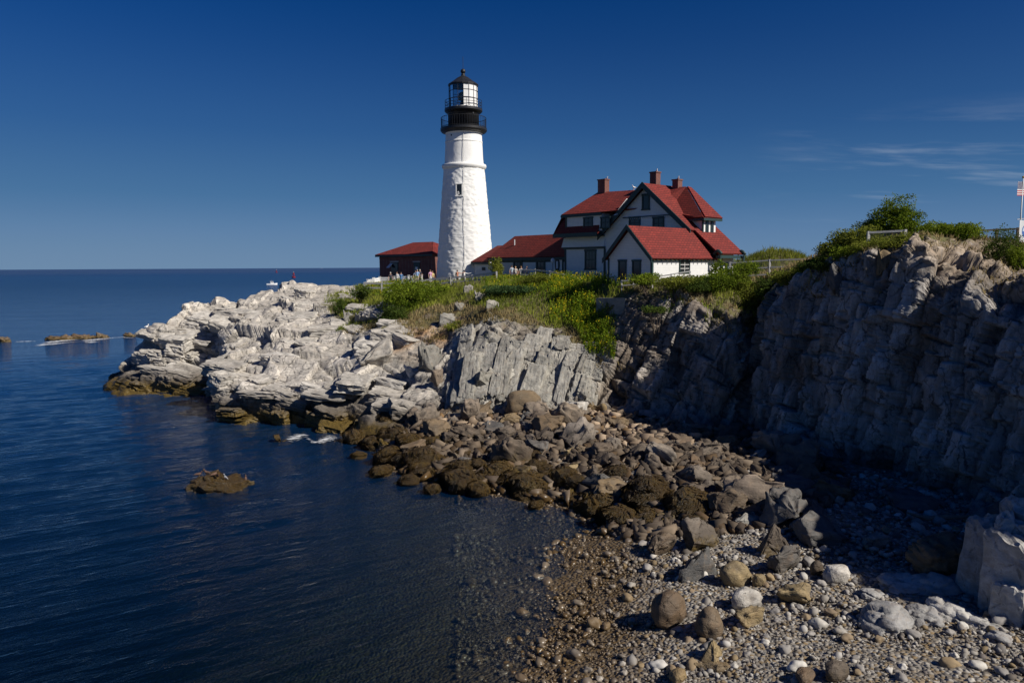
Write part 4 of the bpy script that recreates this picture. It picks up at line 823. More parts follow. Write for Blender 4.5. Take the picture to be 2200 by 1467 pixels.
# ------------------------------------------------------------------ foam
def foam(name, pts, wid, label):
    V, F, E = [], [], []; pts = [np.array([*G(u, v, 0)[:2], .06]) for u, v in pts]; n = len(pts)*8; T = np.linspace(0, len(pts) - 1, n); m = 7
    for i, t in enumerate(T):
        k = min(int(t), len(pts) - 2); p = pts[k] + (pts[k + 1] - pts[k])*(t - k) + np.array([0, wid*.22*math.sin(t*4.1 + wid), 0]); d = pts[k + 1] - pts[k]; nn = np.array([-d[1], d[0], 0]); nn /= np.linalg.norm(nn)
        for j in range(m): V.append(p + nn*wid*(j/(m - 1) - .5)*(1 + .5*math.sin(t*3)) + np.array([0, 0, .05*(1 - abs(j/(m - 1)*2 - 1))])); E.append((.93 - .1*math.sin(t*5.3) - abs(j/(m - 1)*2 - 1)**1.5)*min(1, min(t, len(pts) - 1 - t)*1.6))
    for i in range(n - 1):
        for j in range(m - 1): F.append((i*m + j, i*m + j + 1, (i + 1)*m + j + 1, (i + 1)*m + j))
    o = obj(name, V, F, 'foam', kind='stuff', label=label); at = o.data.attributes.new('edge', 'FLOAT', 'POINT'); at.data.foreach_set('value', np.array(E, np.float32)); return o
foam('foam', [(80,736),(130,734),(200,730),(260,727),(335,721)], 9, 'white foam along the brown reef')
foam('foam', [(55,741),(120,739),(190,735),(255,731)], 8, 'white foam washing along the front of the brown reef')
foam('foam', [(20,733),(60,735),(100,735)], 3, 'thin foam at the left rock')
foam('foam', [(598,948),(640,943),(690,947),(752,938)], 3.4, 'white foam at the foot of the white ledge')
foam('foam', [(755,975),(785,973)], 1.0, 'small foam patch beside the weedy rocks')
foam('foam', [(505,1044),(535,1040)], .6, 'foam at the bird rock')

# ------------------------------------------------------------------ vegetation
def leafy(name, P0, size, col, mat, parent=None, aspect=.6, up=.2, label=None, kind=None, seed=1, outward=None, fold=True):
    """leaf-sized quads at the points P0"""
    r = np.random.default_rng(seed); n = len(P0); d = r.normal(0, 1, (n, 3)); d[:, 2] += up
    if outward is not None: d += outward*.9
    d /= np.linalg.norm(d, axis=1, keepdims=True); e = np.cross(d, r.normal(0, 1, (n, 3))); e /= np.linalg.norm(e, axis=1, keepdims=True)
    s = (size*r.uniform(.6, 1.4, n))[:, None]; a, b = d*s, e*s*aspect*.5
    V = np.stack([P0, P0 + a*.5 + b, P0 + a, P0 + a*.5 - b], 1).reshape(-1, 3); F = np.arange(4*n).reshape(n, 4)
    o = obj(name, V, F, mat, parent, label=label, kind=kind); at = o.data.attributes.new('lcol', 'FLOAT', 'POINT'); at.data.foreach_set('value', np.repeat(np.clip(col, 0, 1), 4).astype(np.float32)); return o
def blades(name, P0, h, col, mat, seed, label=None, kind='stuff', width=.035, lean=.35, parent=None, wind=(.12, .05)):
    r = np.random.default_rng(seed); n = len(P0); a = r.uniform(0, 6.28, n); hh = h*r.uniform(.55, 1.35, n); L_ = np.c_[r.normal(wind[0], lean, n), r.normal(wind[1], lean, n), np.ones(n)]*hh[:, None]; w_ = np.c_[np.cos(a), np.sin(a), np.zeros(n)]*width
    V = np.stack([P0 - w_, P0 + w_, P0 + L_*.6 + w_*.7, P0 + L_], 1).reshape(-1, 3); F = np.arange(4*n).reshape(n, 4)
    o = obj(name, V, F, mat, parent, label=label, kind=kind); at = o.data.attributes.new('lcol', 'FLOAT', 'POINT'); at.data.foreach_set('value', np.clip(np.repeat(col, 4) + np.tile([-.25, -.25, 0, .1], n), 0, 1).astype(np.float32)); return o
vm = LVEG.reshape(-1); sS = np.repeat(s_, nT); tT = np.tile(t_, nS); LU, LV = pixn(LB)
vis = (LB[:, 1] < 92) & (tT < 6.8) & (LB[:, 2] > 4)
def pick(n, u0, u1, v0, v1, seed, vmin=.5, jit=.12, power=1.0):
    r = np.random.default_rng(seed); m = np.where(vis & (LU > u0) & (LU < u1) & (LV > v0) & (LV < v1) & (vm + .35*fbm(LB*.45, 3, 77) > vmin))[0]
    # weight by the ground each vertex stands for (the far ones are sparse)
    wgt = np.clip(np.linalg.norm(np.diff(LB, axis=0, append=LB[-1:]), axis=1), .02, .6)[m]**power; wgt /= wgt.sum()
    q = LB[r.choice(m, n, p=wgt)]; return q + np.c_[r.normal(0, jit, (n, 2)), np.zeros(n)]
# grass: dry below, green near the top
q = pick(26000, 700, 1360, 585, 800, 1); q = q[(pixn(q)[1] > 616) | (rng.random(len(q)) < .4)]; c = .5 + .5*fbm(q*.35, 3, 5)
dryg = (fbm(q*.16 + 3, 3, 9) + (pixn(q)[1] - 688)/60) > 0
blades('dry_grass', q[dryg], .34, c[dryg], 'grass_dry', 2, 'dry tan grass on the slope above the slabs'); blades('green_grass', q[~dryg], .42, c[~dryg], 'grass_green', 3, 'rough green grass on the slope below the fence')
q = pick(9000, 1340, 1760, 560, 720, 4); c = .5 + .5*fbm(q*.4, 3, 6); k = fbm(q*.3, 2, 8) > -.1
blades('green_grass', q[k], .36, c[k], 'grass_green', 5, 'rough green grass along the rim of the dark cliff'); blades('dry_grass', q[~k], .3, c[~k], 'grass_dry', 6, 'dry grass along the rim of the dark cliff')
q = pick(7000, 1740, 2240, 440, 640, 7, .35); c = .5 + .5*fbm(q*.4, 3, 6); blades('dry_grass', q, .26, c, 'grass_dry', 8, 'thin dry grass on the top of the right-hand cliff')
# goldenrod: upright leafy stems with yellow heads
def goldenrod(u0, u1, v0, v1, n, seed, label, hgt=.85, poly=None, yel=.5):
    q = pick(n*3, u0, u1, v0, v1, seed, .3, .2); uu, vv = pixn(q)
    if poly is not None: q = q[[inpoly(a, b, poly) for a, b in zip(uu, vv)]]
    q = q[:n]; r = np.random.default_rng(seed); n = len(q); hh = hgt*r.uniform(.6, 1.25, n); m = 13; t = np.linspace(.05, 1, m)
    lean = r.normal(0, .08, (n, 2)); P0 = np.stack([q[:, None, 0] + lean[:, :1]*t*hh[:, None], q[:, None, 1] + lean[:, 1:]*t*hh[:, None], q[:, None, 2] + hh[:, None]*t], -1).reshape(-1, 3)
    bright = np.repeat(r.uniform(0, .55, n) + .25*fbm(q*.5, 2, seed), m); top = np.tile(t, n); flower = np.repeat(r.random(n) < yel, m) & (top > .82)
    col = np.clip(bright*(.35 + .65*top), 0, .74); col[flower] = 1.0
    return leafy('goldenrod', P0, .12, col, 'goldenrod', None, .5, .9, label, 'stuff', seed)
goldenrod(1180, 1345, 592, 700, 1500, 11, 'tall yellow-topped goldenrod beside the retaining wall', .75, [(1180,590),(1346,590),(1346,632),(1278,634),(1272,702),(1180,702)], .34)
goldenrod(1215, 1335, 640, 780, 1300, 12, 'bright green leafy growth filling the gully', .75, [(1235,640),(1274,640),(1280,692),(1332,700),(1325,775),(1260,765),(1225,690)], .12)
goldenrod(1040, 1240, 585, 640, 1500, 13, 'green weeds and goldenrod on the mound in front of the buildings', .42, None, .12)
goldenrod(790, 870, 600, 640, 500, 14, 'yellow goldenrod at the left end of the fence', .45, None, .5)

def bush(u, v, wpx, hpx, Y, label, mat='leaf_bush', n=5000, leaf=.11, seed=1, dep=.8, name='shrub', lobes=9, base=None, cat='shrub'):
    """crown centred where the photograph shows it at depth Y"""
    c = P(u, v, Y); k = Y/FPX; R_ = np.array([wpx*k/2, wpx*k/2*dep, hpx*k/2]); r = np.random.default_rng(seed); loc = (c[0], c[1], gz(c[0], c[1]))
    if loc[2] < -50 or loc[2] > c[2] + R_[2]: loc = (c[0], c[1], c[2] - R_[2])
    top = c[2] + R_[2]; R_[2] = max(R_[2], (top - loc[2] + .25)/2*1.06) if top - loc[2] < 3.2*R_[2] else R_[2]*1.25; R_[:2] *= 1.38; n = int(n*1.5); leaf = leaf*1.12; c = np.array([c[0], c[1], top - R_[2]*.95])
    t = thing(name, label, cat, loc); L0 = r.normal(0, 1, (lobes, 3)); L0 /= np.linalg.norm(L0, axis=1, keepdims=True); L0 *= r.uniform(.4, .7, (lobes, 1)); L0[0] = 0; Lr = r.uniform(.36, .56, lobes); Lr[0] = .66
    i = r.choice(lobes, n, p=Lr**2/np.sum(Lr**2)); d = r.normal(0, 1, (n, 3)); d /= np.linalg.norm(d, axis=1, keepdims=True); rad = r.uniform(.15, 1, (n, 1))**.5; p = (L0[i] + d*Lr[i][:, None]*rad)
    p = p*(1 + .22*fbm(p*2.6 + seed, 3, seed))[:, None]; w_ = p*R_ + c
    g = fbm(p*3.1 + seed*3, 3, seed); keep_ = g > -.42; w_, d, p, g, i = w_[keep_], d[keep_], p[keep_], g[keep_], i[keep_]
    tone_ = r.uniform(.15, .6, lobes)[i] + .3*g + r.normal(0, .16, len(g))
    leafy('foliage', w_, leaf, tone_, mat, t, .6, .3, seed=seed, outward=d)
    mb = MB()
    for j in range(lobes):
        tip = L0[j]*R_ + c; b0 = np.array([loc[0] + r.normal(0, .1), loc[1] + r.normal(0, .1), loc[2] - .2]); mb.tube([b0, (b0 + tip)/2 + r.normal(0, .08, 3), tip], [.04, .03, .012], 5)
    mb.build('stem', 'bark', t); return t
bush(885, 645, 125, 90, 74, 'large round green bush below the fence left of the lighthouse', n=9000, leaf=.15, seed=2, lobes=12)
bush(935, 622, 50, 34, 77, 'small green bush on the right of the large round bush', n=2200, seed=3, leaf=.13)
bush(775, 625, 46, 26, 80, 'low dark bush at the left end of the fence', 'leaf_dark', 2000, .13, 4)
bush(850, 672, 60, 44, 71, 'dark green bush under the large round bush', 'leaf_dark', 3000, .13, 5)
bush(728, 655, 26, 28, 77, 'small dark bush at the edge of the white rock', 'leaf_dark', 1200, .12, 6)
bush(1100, 622, 130, 26, 68, 'low spreading dark spruce on the slope below the fence', 'spruce', 5200, .13, 7, .5)
bush(1068, 572, 24, 38, 86, 'feathery olive shrub standing against the white passage', 'leaf_olive', 1600, .14, 8)
bush(1150, 600, 110, 26, 71.5, 'olive shrub on the mound in front of the white passage', 'leaf_olive', 3600, .12, 9)
bush(1310, 622, 62, 36, 64.5, 'yellow-green bush above the concrete wall', 'leaf_bush', 3200, .11, 10)
bush(1562, 602, 110, 66, 57, 'dense green bush in front of the right end of the house', n=7000, leaf=.11, seed=11, lobes=12)
bush(1510, 610, 90, 40, 56.5, 'dark leafy bush at the corner of the white annex', 'leaf_dark', 3600, .11, 12)
bush(1610, 625, 80, 60, 56, 'tangled bush hanging over the rim of the cliff', 'leaf_olive', 3600, .11, 13)
bush(1450, 606, 90, 26, 56, 'low olive bush along the rail of the annex', 'leaf_olive', 2600, .10, 14)
bush(1545, 572, 36, 34, 58, 'spiky green shrub against the white annex wall', 'leaf_bush', 1600, .10, 15)
bush(1908, 472, 100, 84, 47, 'tallest dark green bush on top of the right-hand cliff', n=9000, leaf=.10, seed=16, lobes=13)
bush(1850, 505, 90, 56, 47, 'bushy shrub sloping down left of the tallest bush', 'leaf_olive', 5200, .09, 17)
bush(1790, 540, 80, 50, 47.5, 'olive shrub hanging on the left slope of the cliff top', 'leaf_olive', 4200, .09, 18)
bush(1735, 572, 60, 34, 49, 'low shrub at the lower end of the cliff-top bushes', 'leaf_bush', 2600, .09, 19)
bush(2005, 492, 70, 46, 46, 'green shrub on the skyline right of the tallest bush', 'leaf_bush', 4000, .09, 20)
bush(2075, 492, 66, 44, 45.5, 'rightmost bright shrub on the skyline before the fence', 'leaf_bush', 3600, .09, 21)
bush(2165, 520, 70, 50, 41, 'dark shrub below the fence at the right edge', 'leaf_dark', 3600, .08, 22)
bush(2190, 548, 44, 54, 40, 'bright leafy shrub at the right edge of the picture', 'leaf_bush', 3000, .08, 23)
bush(1880, 530, 110, 30, 44.6, 'low weeds under the white rail on the cliff top', 'leaf_olive', 3600, .08, 24)
q = KNOLL[rng.integers(0, len(KNOLL), 9000)]; q = q[q[:, 2] > 9.9] + np.c_[rng.normal(0, .15, (int((q[:, 2] > 9.9).sum()), 2)), np.zeros(int((q[:, 2] > 9.9).sum()))]; blades('green_grass', q, .5, .5 + .5*fbm(q*.4, 2, 6), 'leaf_olive', 25, 'olive grass and weeds covering the rise right of the house')
bush(1045, 728, 26, 18, 59.5, 'single green tuft growing on the upright slabs', 'leaf_bush', 700, .11, 26)
bush(1165, 690, 60, 26, 62.5, 'small green shrub above the right-hand slabs', 'leaf_bush', 1500, .11, 27)
bush(1410, 665, 60, 16, 55.3, 'green tuft growing on a shelf of the dark cliff', 'leaf_dark', 900, .10, 28)
bush(985, 700, 50, 30, 65, 'small olive shrub in the dry grass left of the slabs', 'leaf_olive', 1400, .11, 29)

for i, (u, v, w_, h_, Y, la, m) in enumerate(((1700, 592, 70, 34, 50.5, 'low bush at the left foot of the cliff-top bushes', 'leaf_olive'), (1815, 520, 70, 50, 48.5, 'middle bush of the slope left of the tallest bush', 'leaf_dark'), (1885, 500, 70, 60, 48.5, 'dark bush just left of the tallest bush', 'leaf_dark'), (1945, 490, 60, 46, 47.5, 'bush tucked right of the tallest bush', 'leaf_bush'), (2040, 498, 60, 34, 46.5, 'low bush between the two skyline shrubs', 'leaf_olive'), (1650, 605, 50, 30, 54, 'bush in the top of the dark cleft', 'leaf_dark'), (1240, 612, 60, 30, 68, 'bright bush left of the concrete wall', 'leaf_bush'), (1390, 600, 60, 22, 57.4, 'low green growth below the rail of the annex', 'leaf_bush'), (1600, 572, 60, 30, 58.2, 'green bush in front of the chain-link fence', 'leaf_bush'))):
    bush(u, v, w_, h_, Y, la, m, 3000, .10, 40 + i)
for i, (u, v, w_, h_, Y, la, m) in enumerate(((1895, 528, 90, 44, 44.9, 'leafy growth spilling over the rim below the white rail', 'leaf_olive'), (1835, 545, 90, 44, 45.6, 'bush spilling over the rim left of the white rail', 'leaf_bush'), (1775, 568, 80, 40, 47.2, 'dark bush spilling over the rim of the cliff', 'leaf_dark'), (1945, 520, 50, 30, 43.6, 'small green clump on the bare rim right of the white rail', 'leaf_olive'))):
    bush(u, v, w_, h_, Y, la, m, 3200, .09, 60 + i)

# ------------------------------------------------------------------ the lighthouse
TY = 96.0; tb = P(1000, 606, TY); K = TY/FPX
tz = lambda v: P(1003, v, TY)[2] - tb[2]        # height above its foot of a row of the photograph
tower = thing('lighthouse', 'tall white tapering stone lighthouse with a black lantern gallery', 'lighthouse', tuple(tb))
def ring(prof, n=96): return MB().lathe(tb, prof, n)
# rubble-built shaft, whitewashed
def shaft(name, z0, r0, z1, r1, amp, rows, fr=1.6):
    n = 150; zz_ = np.linspace(z0, z1, rows); th = np.arange(n)*2*math.pi/n; Z, T = np.meshgrid(zz_, th, indexing='ij'); R_ = r0 + (r1 - r0)*((Z - z0)/(z1 - z0))
    q = np.stack([R_*np.cos(T), R_*np.sin(T), Z], -1).reshape(-1, 3); e = bricks(np.c_[(T*4.2).ravel(), np.zeros(q.shape[0]), Z.ravel()] + .12*np.stack([fbm(q*1.4, 2, 3), fbm(q*1.4, 2, 6), fbm(q*1.4, 2, 9)], 1), (.72, 9, .42), np.eye(3), 5)
    d = amp*(.5*e[0] + .9*e[1] + .9*fbm(q*fr, 4, 12)) ; nn = q.copy(); nn[:, 2] = 0; nn /= np.linalg.norm(nn, axis=1, keepdims=True); q = q + nn*d[:, None] + tb
    idx = np.arange(n*rows).reshape(rows, n); F = np.stack([idx[:-1], np.roll(idx[:-1], -1, 1), np.roll(idx[1:], -1, 1), idx[1:]], -1).reshape(-1, 4); return obj(name, q, F, 'whitewash', tower, smooth=True)
zb_, zt_ = tz(359), tz(285)
shaft('rubble_shaft', -1.5, 65*K, zb_, 42.5*K, .045, 260, 3.2)
shaft('upper_shaft', zb_, 41*K, zt_ + .1, 37.5*K, .012, 60)
ring([(42*K, zb_ - .5), (46.5*K, zb_ - .12), (47*K, zb_ + .06), (46*K, zb_ + .22), (41*K, zb_ + .3)]).build('belt_course', 'whitewash', tower, True)
z_ = tz(307); ring([(38.3*K, z_ - .12), (39.4*K, z_ - .06), (39.4*K, z_ + .06), (38.3*K, z_ + .12)]).build('upper_moulding', 'whitewash', tower, True)
ring([(37.5*K, tz(292)), (39*K, tz(287)), (41*K, tz(283.5))]).build('cornice', 'whitewash', tower, True)
g0 = tz(286); ring([(40*K, g0 - .1), (46*K, g0 + .02), (48.8*K, g0 + .22), (48.8*K, g0 + .5), (30*K, g0 + .52)]).build('gallery_deck', 'black_iron', tower)
ring([(32.5*K, g0 + .5), (32.2*K, tz(240)), (33.5*K, tz(239))], 64).build('watch_room', 'black_iron', tower, True)
g1 = tz(243); ring([(33*K, g1 - .1), (37*K, g1), (39.6*K, g1 + .15), (39.6*K, g1 + .42), (28*K, g1 + .44)]).build('upper_gallery_deck', 'black_iron', tower)
def railing(name, z, rad, hgt, n, levels, r_=.022, thin=.014):
    for j in range(n):
        t = 2*math.pi*j/n; c = tb + np.array([rad*math.cos(t), rad*math.sin(t), z]); MB().tube([c, c + (0, 0, hgt)], thin, 5).build('baluster', 'black_iron', tower)
    for q in levels:
        MB().tube([tb + np.array([rad*math.cos(t), rad*math.sin(t), z + q]) for t in np.linspace(0, 2*math.pi, 49)], r_, 5, False).build('rail', 'black_iron', tower)
railing('gallery', g0 + .5, 47.2*K, 1.28, 56, (1.28, .12), .035, .018); railing('upper', g1 + .42, 38.4*K, 1.0, 14, (1.0, .66, .3), .03, .024)
# lantern: sixteen panes, most of them clear, the rest plain white
l0, l1 = g1 + .44, tz(185); NP = 16; lr = 30*K; lant = MB().lathe(tb, [(lr + .05, l0), (lr + .05, l0 + .16), (lr, l0 + .16)], NP).build('lantern_sill', 'white_trim', tower)
lantern = MB().lathe(tb, [(lr*.98, l1 - .1), (lr + .06, l1 - .1), (lr + .06, l1 + .04)], NP).build('lantern_frame', 'black_iron', tower)
th0 = math.radians(-90 + 4)
for j in range(NP):
    a0, a1 = th0 + 2*math.pi*j/NP, th0 + 2*math.pi*(j + 1)/NP; A_, B_ = [np.array([math.cos(a)*lr, math.sin(a)*lr, 0]) for a in (a0, a1)]
    MB().tube([tb + A_ + (0, 0, l0), tb + A_ + (0, 0, l1)], .028, 6).build('mullion', 'black_iron', lantern)
    for q in (.42, .74): MB().bar(tb + A_ + (0, 0, l0 + (l1 - l0)*q), tb + B_ + (0, 0, l0 + (l1 - l0)*q), .04).build('glazing_bar', 'black_iron', lantern)
    white = j in (0, 1, 2, 3, 4); MB().prism([tb + A_*.985 + (0, 0, l0 + .1), tb + B_*.985 + (0, 0, l0 + .1), tb + B_*.985 + (0, 0, l1), tb + A_*.985 + (0, 0, l1)], -(A_ + B_)/2*.006).build('white_panel' if white else 'pane', 'white_trim' if white else 'lantern_glass', tower)
MB().lathe(tb, [(.5, l0), (.55, l0 + .4), (.35, l0 + .9), (.3, l0 + 1.0)], 16).build('pedestal', 'dark_inside', tower); MB().lathe(tb, [(.3, l0 + 1.0), (.62, l0 + 1.15), (.66, l0 + 1.5), (.6, l0 + 1.9), (.3, l0 + 2.1)], 20).build('beacon', 'lens_amber', tower, True)
ring([(31.8*K, l1 + .02), (31.8*K, l1 + .12), (22*K, tz(176)), (12*K, tz(168)), (5*K, tz(164)), (4*K, tz(162))], 16).build('lantern_roof', 'black_iron', tower)
MB().lathe(tb, [(4*K, tz(163)), (4.6*K, tz(161)), (3.2*K, tz(160)), (3.4*K, tz(158))], 16).ball(tb + (0, 0, tz(154)), 5.4*K, 14).build('ventilator_ball', 'black_iron', tower, True)
MB().tube([tb + (0, 0, tz(150)), tb + (0, 0, tz(122))], .025, 6).build('lightning_rod', 'black_iron', tower)
pts = []
for v in np.linspace(284, 598, 30):
    rad = (37.5 + (41 - 37.5)*(v - 285)/74 if v < 355 else 42.5 + (65 - 42.5)*(v - 359)/272)*K; a = math.radians(-88) + .012*math.sin(v*.05); pts.append(tb + np.array([math.cos(a)*(rad + .1), math.sin(a)*(rad + .1), tz(v)]))
MB().tube(pts, .028, 5).build('ground_cable', 'lead', tower)
def tower_window(u, v, wpx, hpx, rad, round_=False):
    a = math.asin((u - 1002.5)*K/rad); n = np.array([math.sin(a), -math.cos(a), 0]); x = np.array([math.cos(a), math.sin(a), 0]); c = tb + n*rad; c[2] = tb[2] + tz(v); w_, h_ = wpx*K, hpx*K; z = np.array([0, 0, 1.])
    if round_:
        f = MB().tube([c - n*.2, c + n*.1], w_*.6, 14).build('porthole', 'whitewash', tower); MB().tube([c + n*.1, c + n*.115], w_*.45, 14).build('porthole_glass', 'window_glass', f); return
    f = MB()
    for s_x in (-1, 1): f.prism([c + x*s_x*w_/2 - z*h_/2 - n*.3, c + x*s_x*(w_/2 + .12) - z*h_/2 - n*.3, c + x*s_x*(w_/2 + .12) + z*h_/2 - n*.3, c + x*s_x*w_/2 + z*h_/2 - n*.3], n*.42)
    f.prism([c - x*(w_/2 + .16) + z*h_/2 - n*.3, c + x*(w_/2 + .16) + z*h_/2 - n*.3, c + x*(w_/2 + .16) + z*(h_/2 + .14) - n*.3, c - x*(w_/2 + .16) + z*(h_/2 + .14) - n*.3], n*.44); f.prism([c - x*(w_/2 + .2) - z*(h_/2 + .1) - n*.3, c + x*(w_/2 + .2) - z*(h_/2 + .1) - n*.3, c + x*(w_/2 + .2) - z*h_/2 - n*.3, c - x*(w_/2 + .2) - z*h_/2 - n*.3], n*.5)
    win = f.build('window', 'whitewash', tower); MB().prism([c - x*w_/2 - z*h_/2, c + x*w_/2 - z*h_/2, c + x*w_/2 + z*h_/2, c - x*w_/2 + z*h_/2], n*.08).build('pane', 'window_glass', win)
    b = MB().bar(c - z*h_/2 + n*.095, c + z*h_/2 + n*.095, .025)
    for q in (-.25, 0, .25): b.bar(c - x*w_/2 + z*h_*q + n*.095, c + x*w_/2 + z*h_*q + n*.095, .025)
    b.build('glazing_bars', 'dark_inside', win)
tower_window(995, 413, 10.5, 23, 46.6*K); tower_window(980, 296, 4, 4, 37.6*K, True)
c = tb + np.array([21*K, -25*K, tz(249)]); MB().ball(c, .16, 8).build('vent', 'dark_inside', tower)

# ------------------------------------------------------------------ the keeper's house, in its own two directions: f along the front, r back from it
TH = math.radians(42); rv = np.array([math.cos(TH), math.sin(TH), 0]); fv = np.array([math.sin(TH), -math.cos(TH), 0]); O = P(1400, 549, 60)
def Lh(a, b, z): p = O + a*fv + b*rv; p[2] = z; return p
CAM = np.array([0, 0, H])
def pb(u, v, b):
    d = ray(u, v); t = (b - (CAM - O) @ rv)/(d @ rv); p = CAM + t*d; return (p - O) @ fv, p[2]
def pa(u, v, a):
    d = ray(u, v); t = (a - (CAM - O) @ fv)/(d @ fv); p = CAM + t*d; return (p - O) @ rv, p[2]
def hbox(m, a0, a1, b0, b1, z0, z1): return m.prism([Lh(a0, b0, z0), Lh(a1, b0, z0), Lh(a1, b1, z0), Lh(a0, b1, z0)], (0, 0, z1 - z0))
def roof(pts, th=.14):
    pts = [Lh(*p) for p in pts]; n = np.cross(pts[1] - pts[0], pts[2] - pts[0]); n /= np.linalg.norm(n); n = n if n[2] > 0 else -n; return MB().prism(pts, n*th)
def front_window(T, u0, v0, u1, v1, b, frame='green_trim', fw=.11, bars=(1, 2), sill=True, shut=False, pane='window_glass'):
    a0, z1 = pb(u0, v0, b); a1, z0 = pb(u1, v1, b); m = MB(); hbox(m, a0, a0 + fw, b - .08, b - .002, z0, z1); hbox(m, a1 - fw, a1, b - .08, b - .002, z0, z1); hbox(m, a0 - .04, a1 + .04, b - .10, b - .002, z1 - fw, z1 + .04); hbox(m, a0 - .05, a1 + .05, b - .12, b - .002, z0 - .06, z0 + fw*.6)
    w_ = m.build('window', frame, T); hbox(MB(), a0 + fw, a1 - fw, b - .03, b - .004, z0 + fw*.5, z1 - fw).build('pane', pane, w_)
    if bars:
        k = MB(); zm = (z0 + z1)/2; hbox(k, a0 + fw, a1 - fw, b - .055, b - .032, zm - .04, zm + .04)
        for i in range(1, bars[0] + 1): aa = a0 + fw + (a1 - a0 - 2*fw)*i/(bars[0] + 1); hbox(k, aa - .02, aa + .02, b - .05, b - .033, z0 + fw*.5, z1 - fw)
        k.build('sash_bars', frame if not shut else 'white_trim', w_)
    return w_
def side_window(T, u0, v0, u1, v1, a, frame='green_trim', fw=.1):
    b0, z1 = pa(u0, v0, a); b1, z0 = pa(u1, v1, a); m = MB(); hbox(m, a + .002, a + .08, b0, b0 + fw, z0, z1); hbox(m, a + .002, a + .08, b1 - fw, b1, z0, z1); hbox(m, a + .002, a + .1, b0 - .04, b1 + .04, z1 - fw, z1 + .04); hbox(m, a + .002, a + .12, b0 - .05, b1 + .05, z0 - .06, z0 + fw*.6)
    w_ = m.build('window', frame, T); hbox(MB(), a + .004, a + .03, b0 + fw, b1 - fw, z0 + fw*.5, z1 - fw).build('pane', 'window_glass', w_); k = MB()
    for q in (.33, .66): z = z0 + (z1 - z0)*q; hbox(k, a + .032, a + .05, b0 + fw, b1 - fw, z - .02, z + .02)
    bm_ = (b0 + b1)/2; hbox(k, a + .032, a + .055, bm_ - .02, bm_ + .02, z0 + fw*.5, z1 - fw); k.build('sash_bars', 'white_trim', w_); return w_
GZ = 10.6
# the annex with its gable to the left
annex = thing('annex', 'small white clapboard annex with a steep red gable roof in front of the house', 'house', tuple(Lh(-2.24, 4, GZ)))
WG, RZ, EZ, GL = 4.48, 15.72, 13.36, 9.62
MB().prism([Lh(-WG, 0, GZ - 1), Lh(0, 0, GZ - 1), Lh(0, 0, EZ - .1), Lh(-WG/2, 0, RZ - .22), Lh(-WG, 0, EZ - .1)], rv*GL).build('wall', 'clapboard', annex)
sl_ = (RZ - EZ)/(WG/2)
rr_ = roof([(-WG/2, -.4, RZ), (.32, -.4, EZ - .32*sl_), (.32, GL, EZ - .32*sl_), (-WG/2, GL, RZ)]).build('roof_slope', 'red_shingles', annex)
roof([(-WG/2, -.4, RZ), (-WG - .32, -.4, EZ - .32*sl_), (-WG - .32, GL, EZ - .32*sl_), (-WG/2, GL, RZ)]).build('roof_slope', 'red_shingles', annex)
for s_x in (-1, 1):
    e = -WG/2 + s_x*(WG/2 + .36); ze = EZ - .36*sl_; MB().prism([Lh(-WG/2, -.46, RZ + .17), Lh(e, -.46, ze + .17), Lh(e, -.46, ze - .22), Lh(-WG/2, -.46, RZ - .24)], rv*.07).build('rake_board', 'green_trim', annex)
for q in np.arange(.3, GL, .62): MB().bar(Lh(-.1, q, EZ - .16), Lh(.36, q, EZ - .42), .07, .12).build('rafter_tail', 'green_trim', rr_)
for a_, b_ in ((0, 0), (-WG, 0)): hbox(MB(), a_ - .09, a_ + .09, b_ - .03, b_ + .16, GZ - 1, EZ - .2).build('corner_board', 'green_trim', annex)
front_window(annex, 1329, 559, 1346, 601, 0, bars=None); front_window(annex, 1359, 559, 1377, 600, 0, bars=None); side_window(annex, 1459, 560, 1481, 585, 0)
# the main house
B1 = 8.3; house = thing('keepers_house', 'large white clapboard house with red hipped and gabled roofs and dark green trim', 'house', tuple(Lh(-9, 11, GZ)))
hbox(MB(), -17.5, -6.5, B1, 15, GZ - 1, 15.75).build('wall', 'clapboard', house); hbox(MB(), -6.5, -1.95, B1, 12.2, GZ - 1, 15.6).build('end_wall', 'clapboard', house); hbox(MB(), -1.95, -.1, B1 + .06, 12.2, GZ - 1, 13.6).build('side_wall', 'clapboard', house)
gz0, gzp = 15.72, 20.0
MB().prism([Lh(-12.1, B1 - .04, 14.2), Lh(-2.05, B1 - .04, 14.2), Lh(-2.05, B1 - .04, gz0 + .05), Lh(-7.1, B1 - .04, gzp - .15), Lh(-12.1, B1 - .04, gz0 + .05)], rv*3.4).build('gable_wall', 'clapboard', house)
za, zb2 = 17.02, 17.22   # the row of pointed shingles across the gable
a0, a1 = pb(1338, 466, B1 - .1)[0], pb(1440, 466, B1 - .1)[0]; zt = pb(1390, 466, B1 - .1)[1]; tm = hbox(MB(), a0, a1, B1 - .14, B1 - .042, zt, zt + .1).build('gable_band', 'green_trim', house)
for q in np.arange(a0 + .1, a1 - .05, .22): MB().prism([Lh(q - .08, B1 - .13, zt), Lh(q + .08, B1 - .13, zt), Lh(q, B1 - .13, zt - .16)], rv*.06).build('pointed_shingle', 'white_trim', tm)
ga, gb = .86, 4.35; sg = (gzp - gz0)/5.05
roof([(-7.1, B1 - .55, 20.1), (-12.55, B1 - .55, 20.1 - 5.45*sg), (-12.55, 12.4, 20.1 - 5.45*sg), (-7.1, 12.4, 20.1)]).build('gable_roof', 'red_shingles', house)
roof([(-7.1, B1 - .55, 20.1), (-1.75, B1 - .55, 20.1 - 5.35*sg), (-1.75, B1 + .05, 20.1 - 5.35*sg), (.75, B1 + .05, 20.1 - 7.85*sg), (.75, 12.5, 20.1 - 7.85*sg), (-7.1, 12.5, 20.1)]).build('gable_roof', 'red_shingles', house)
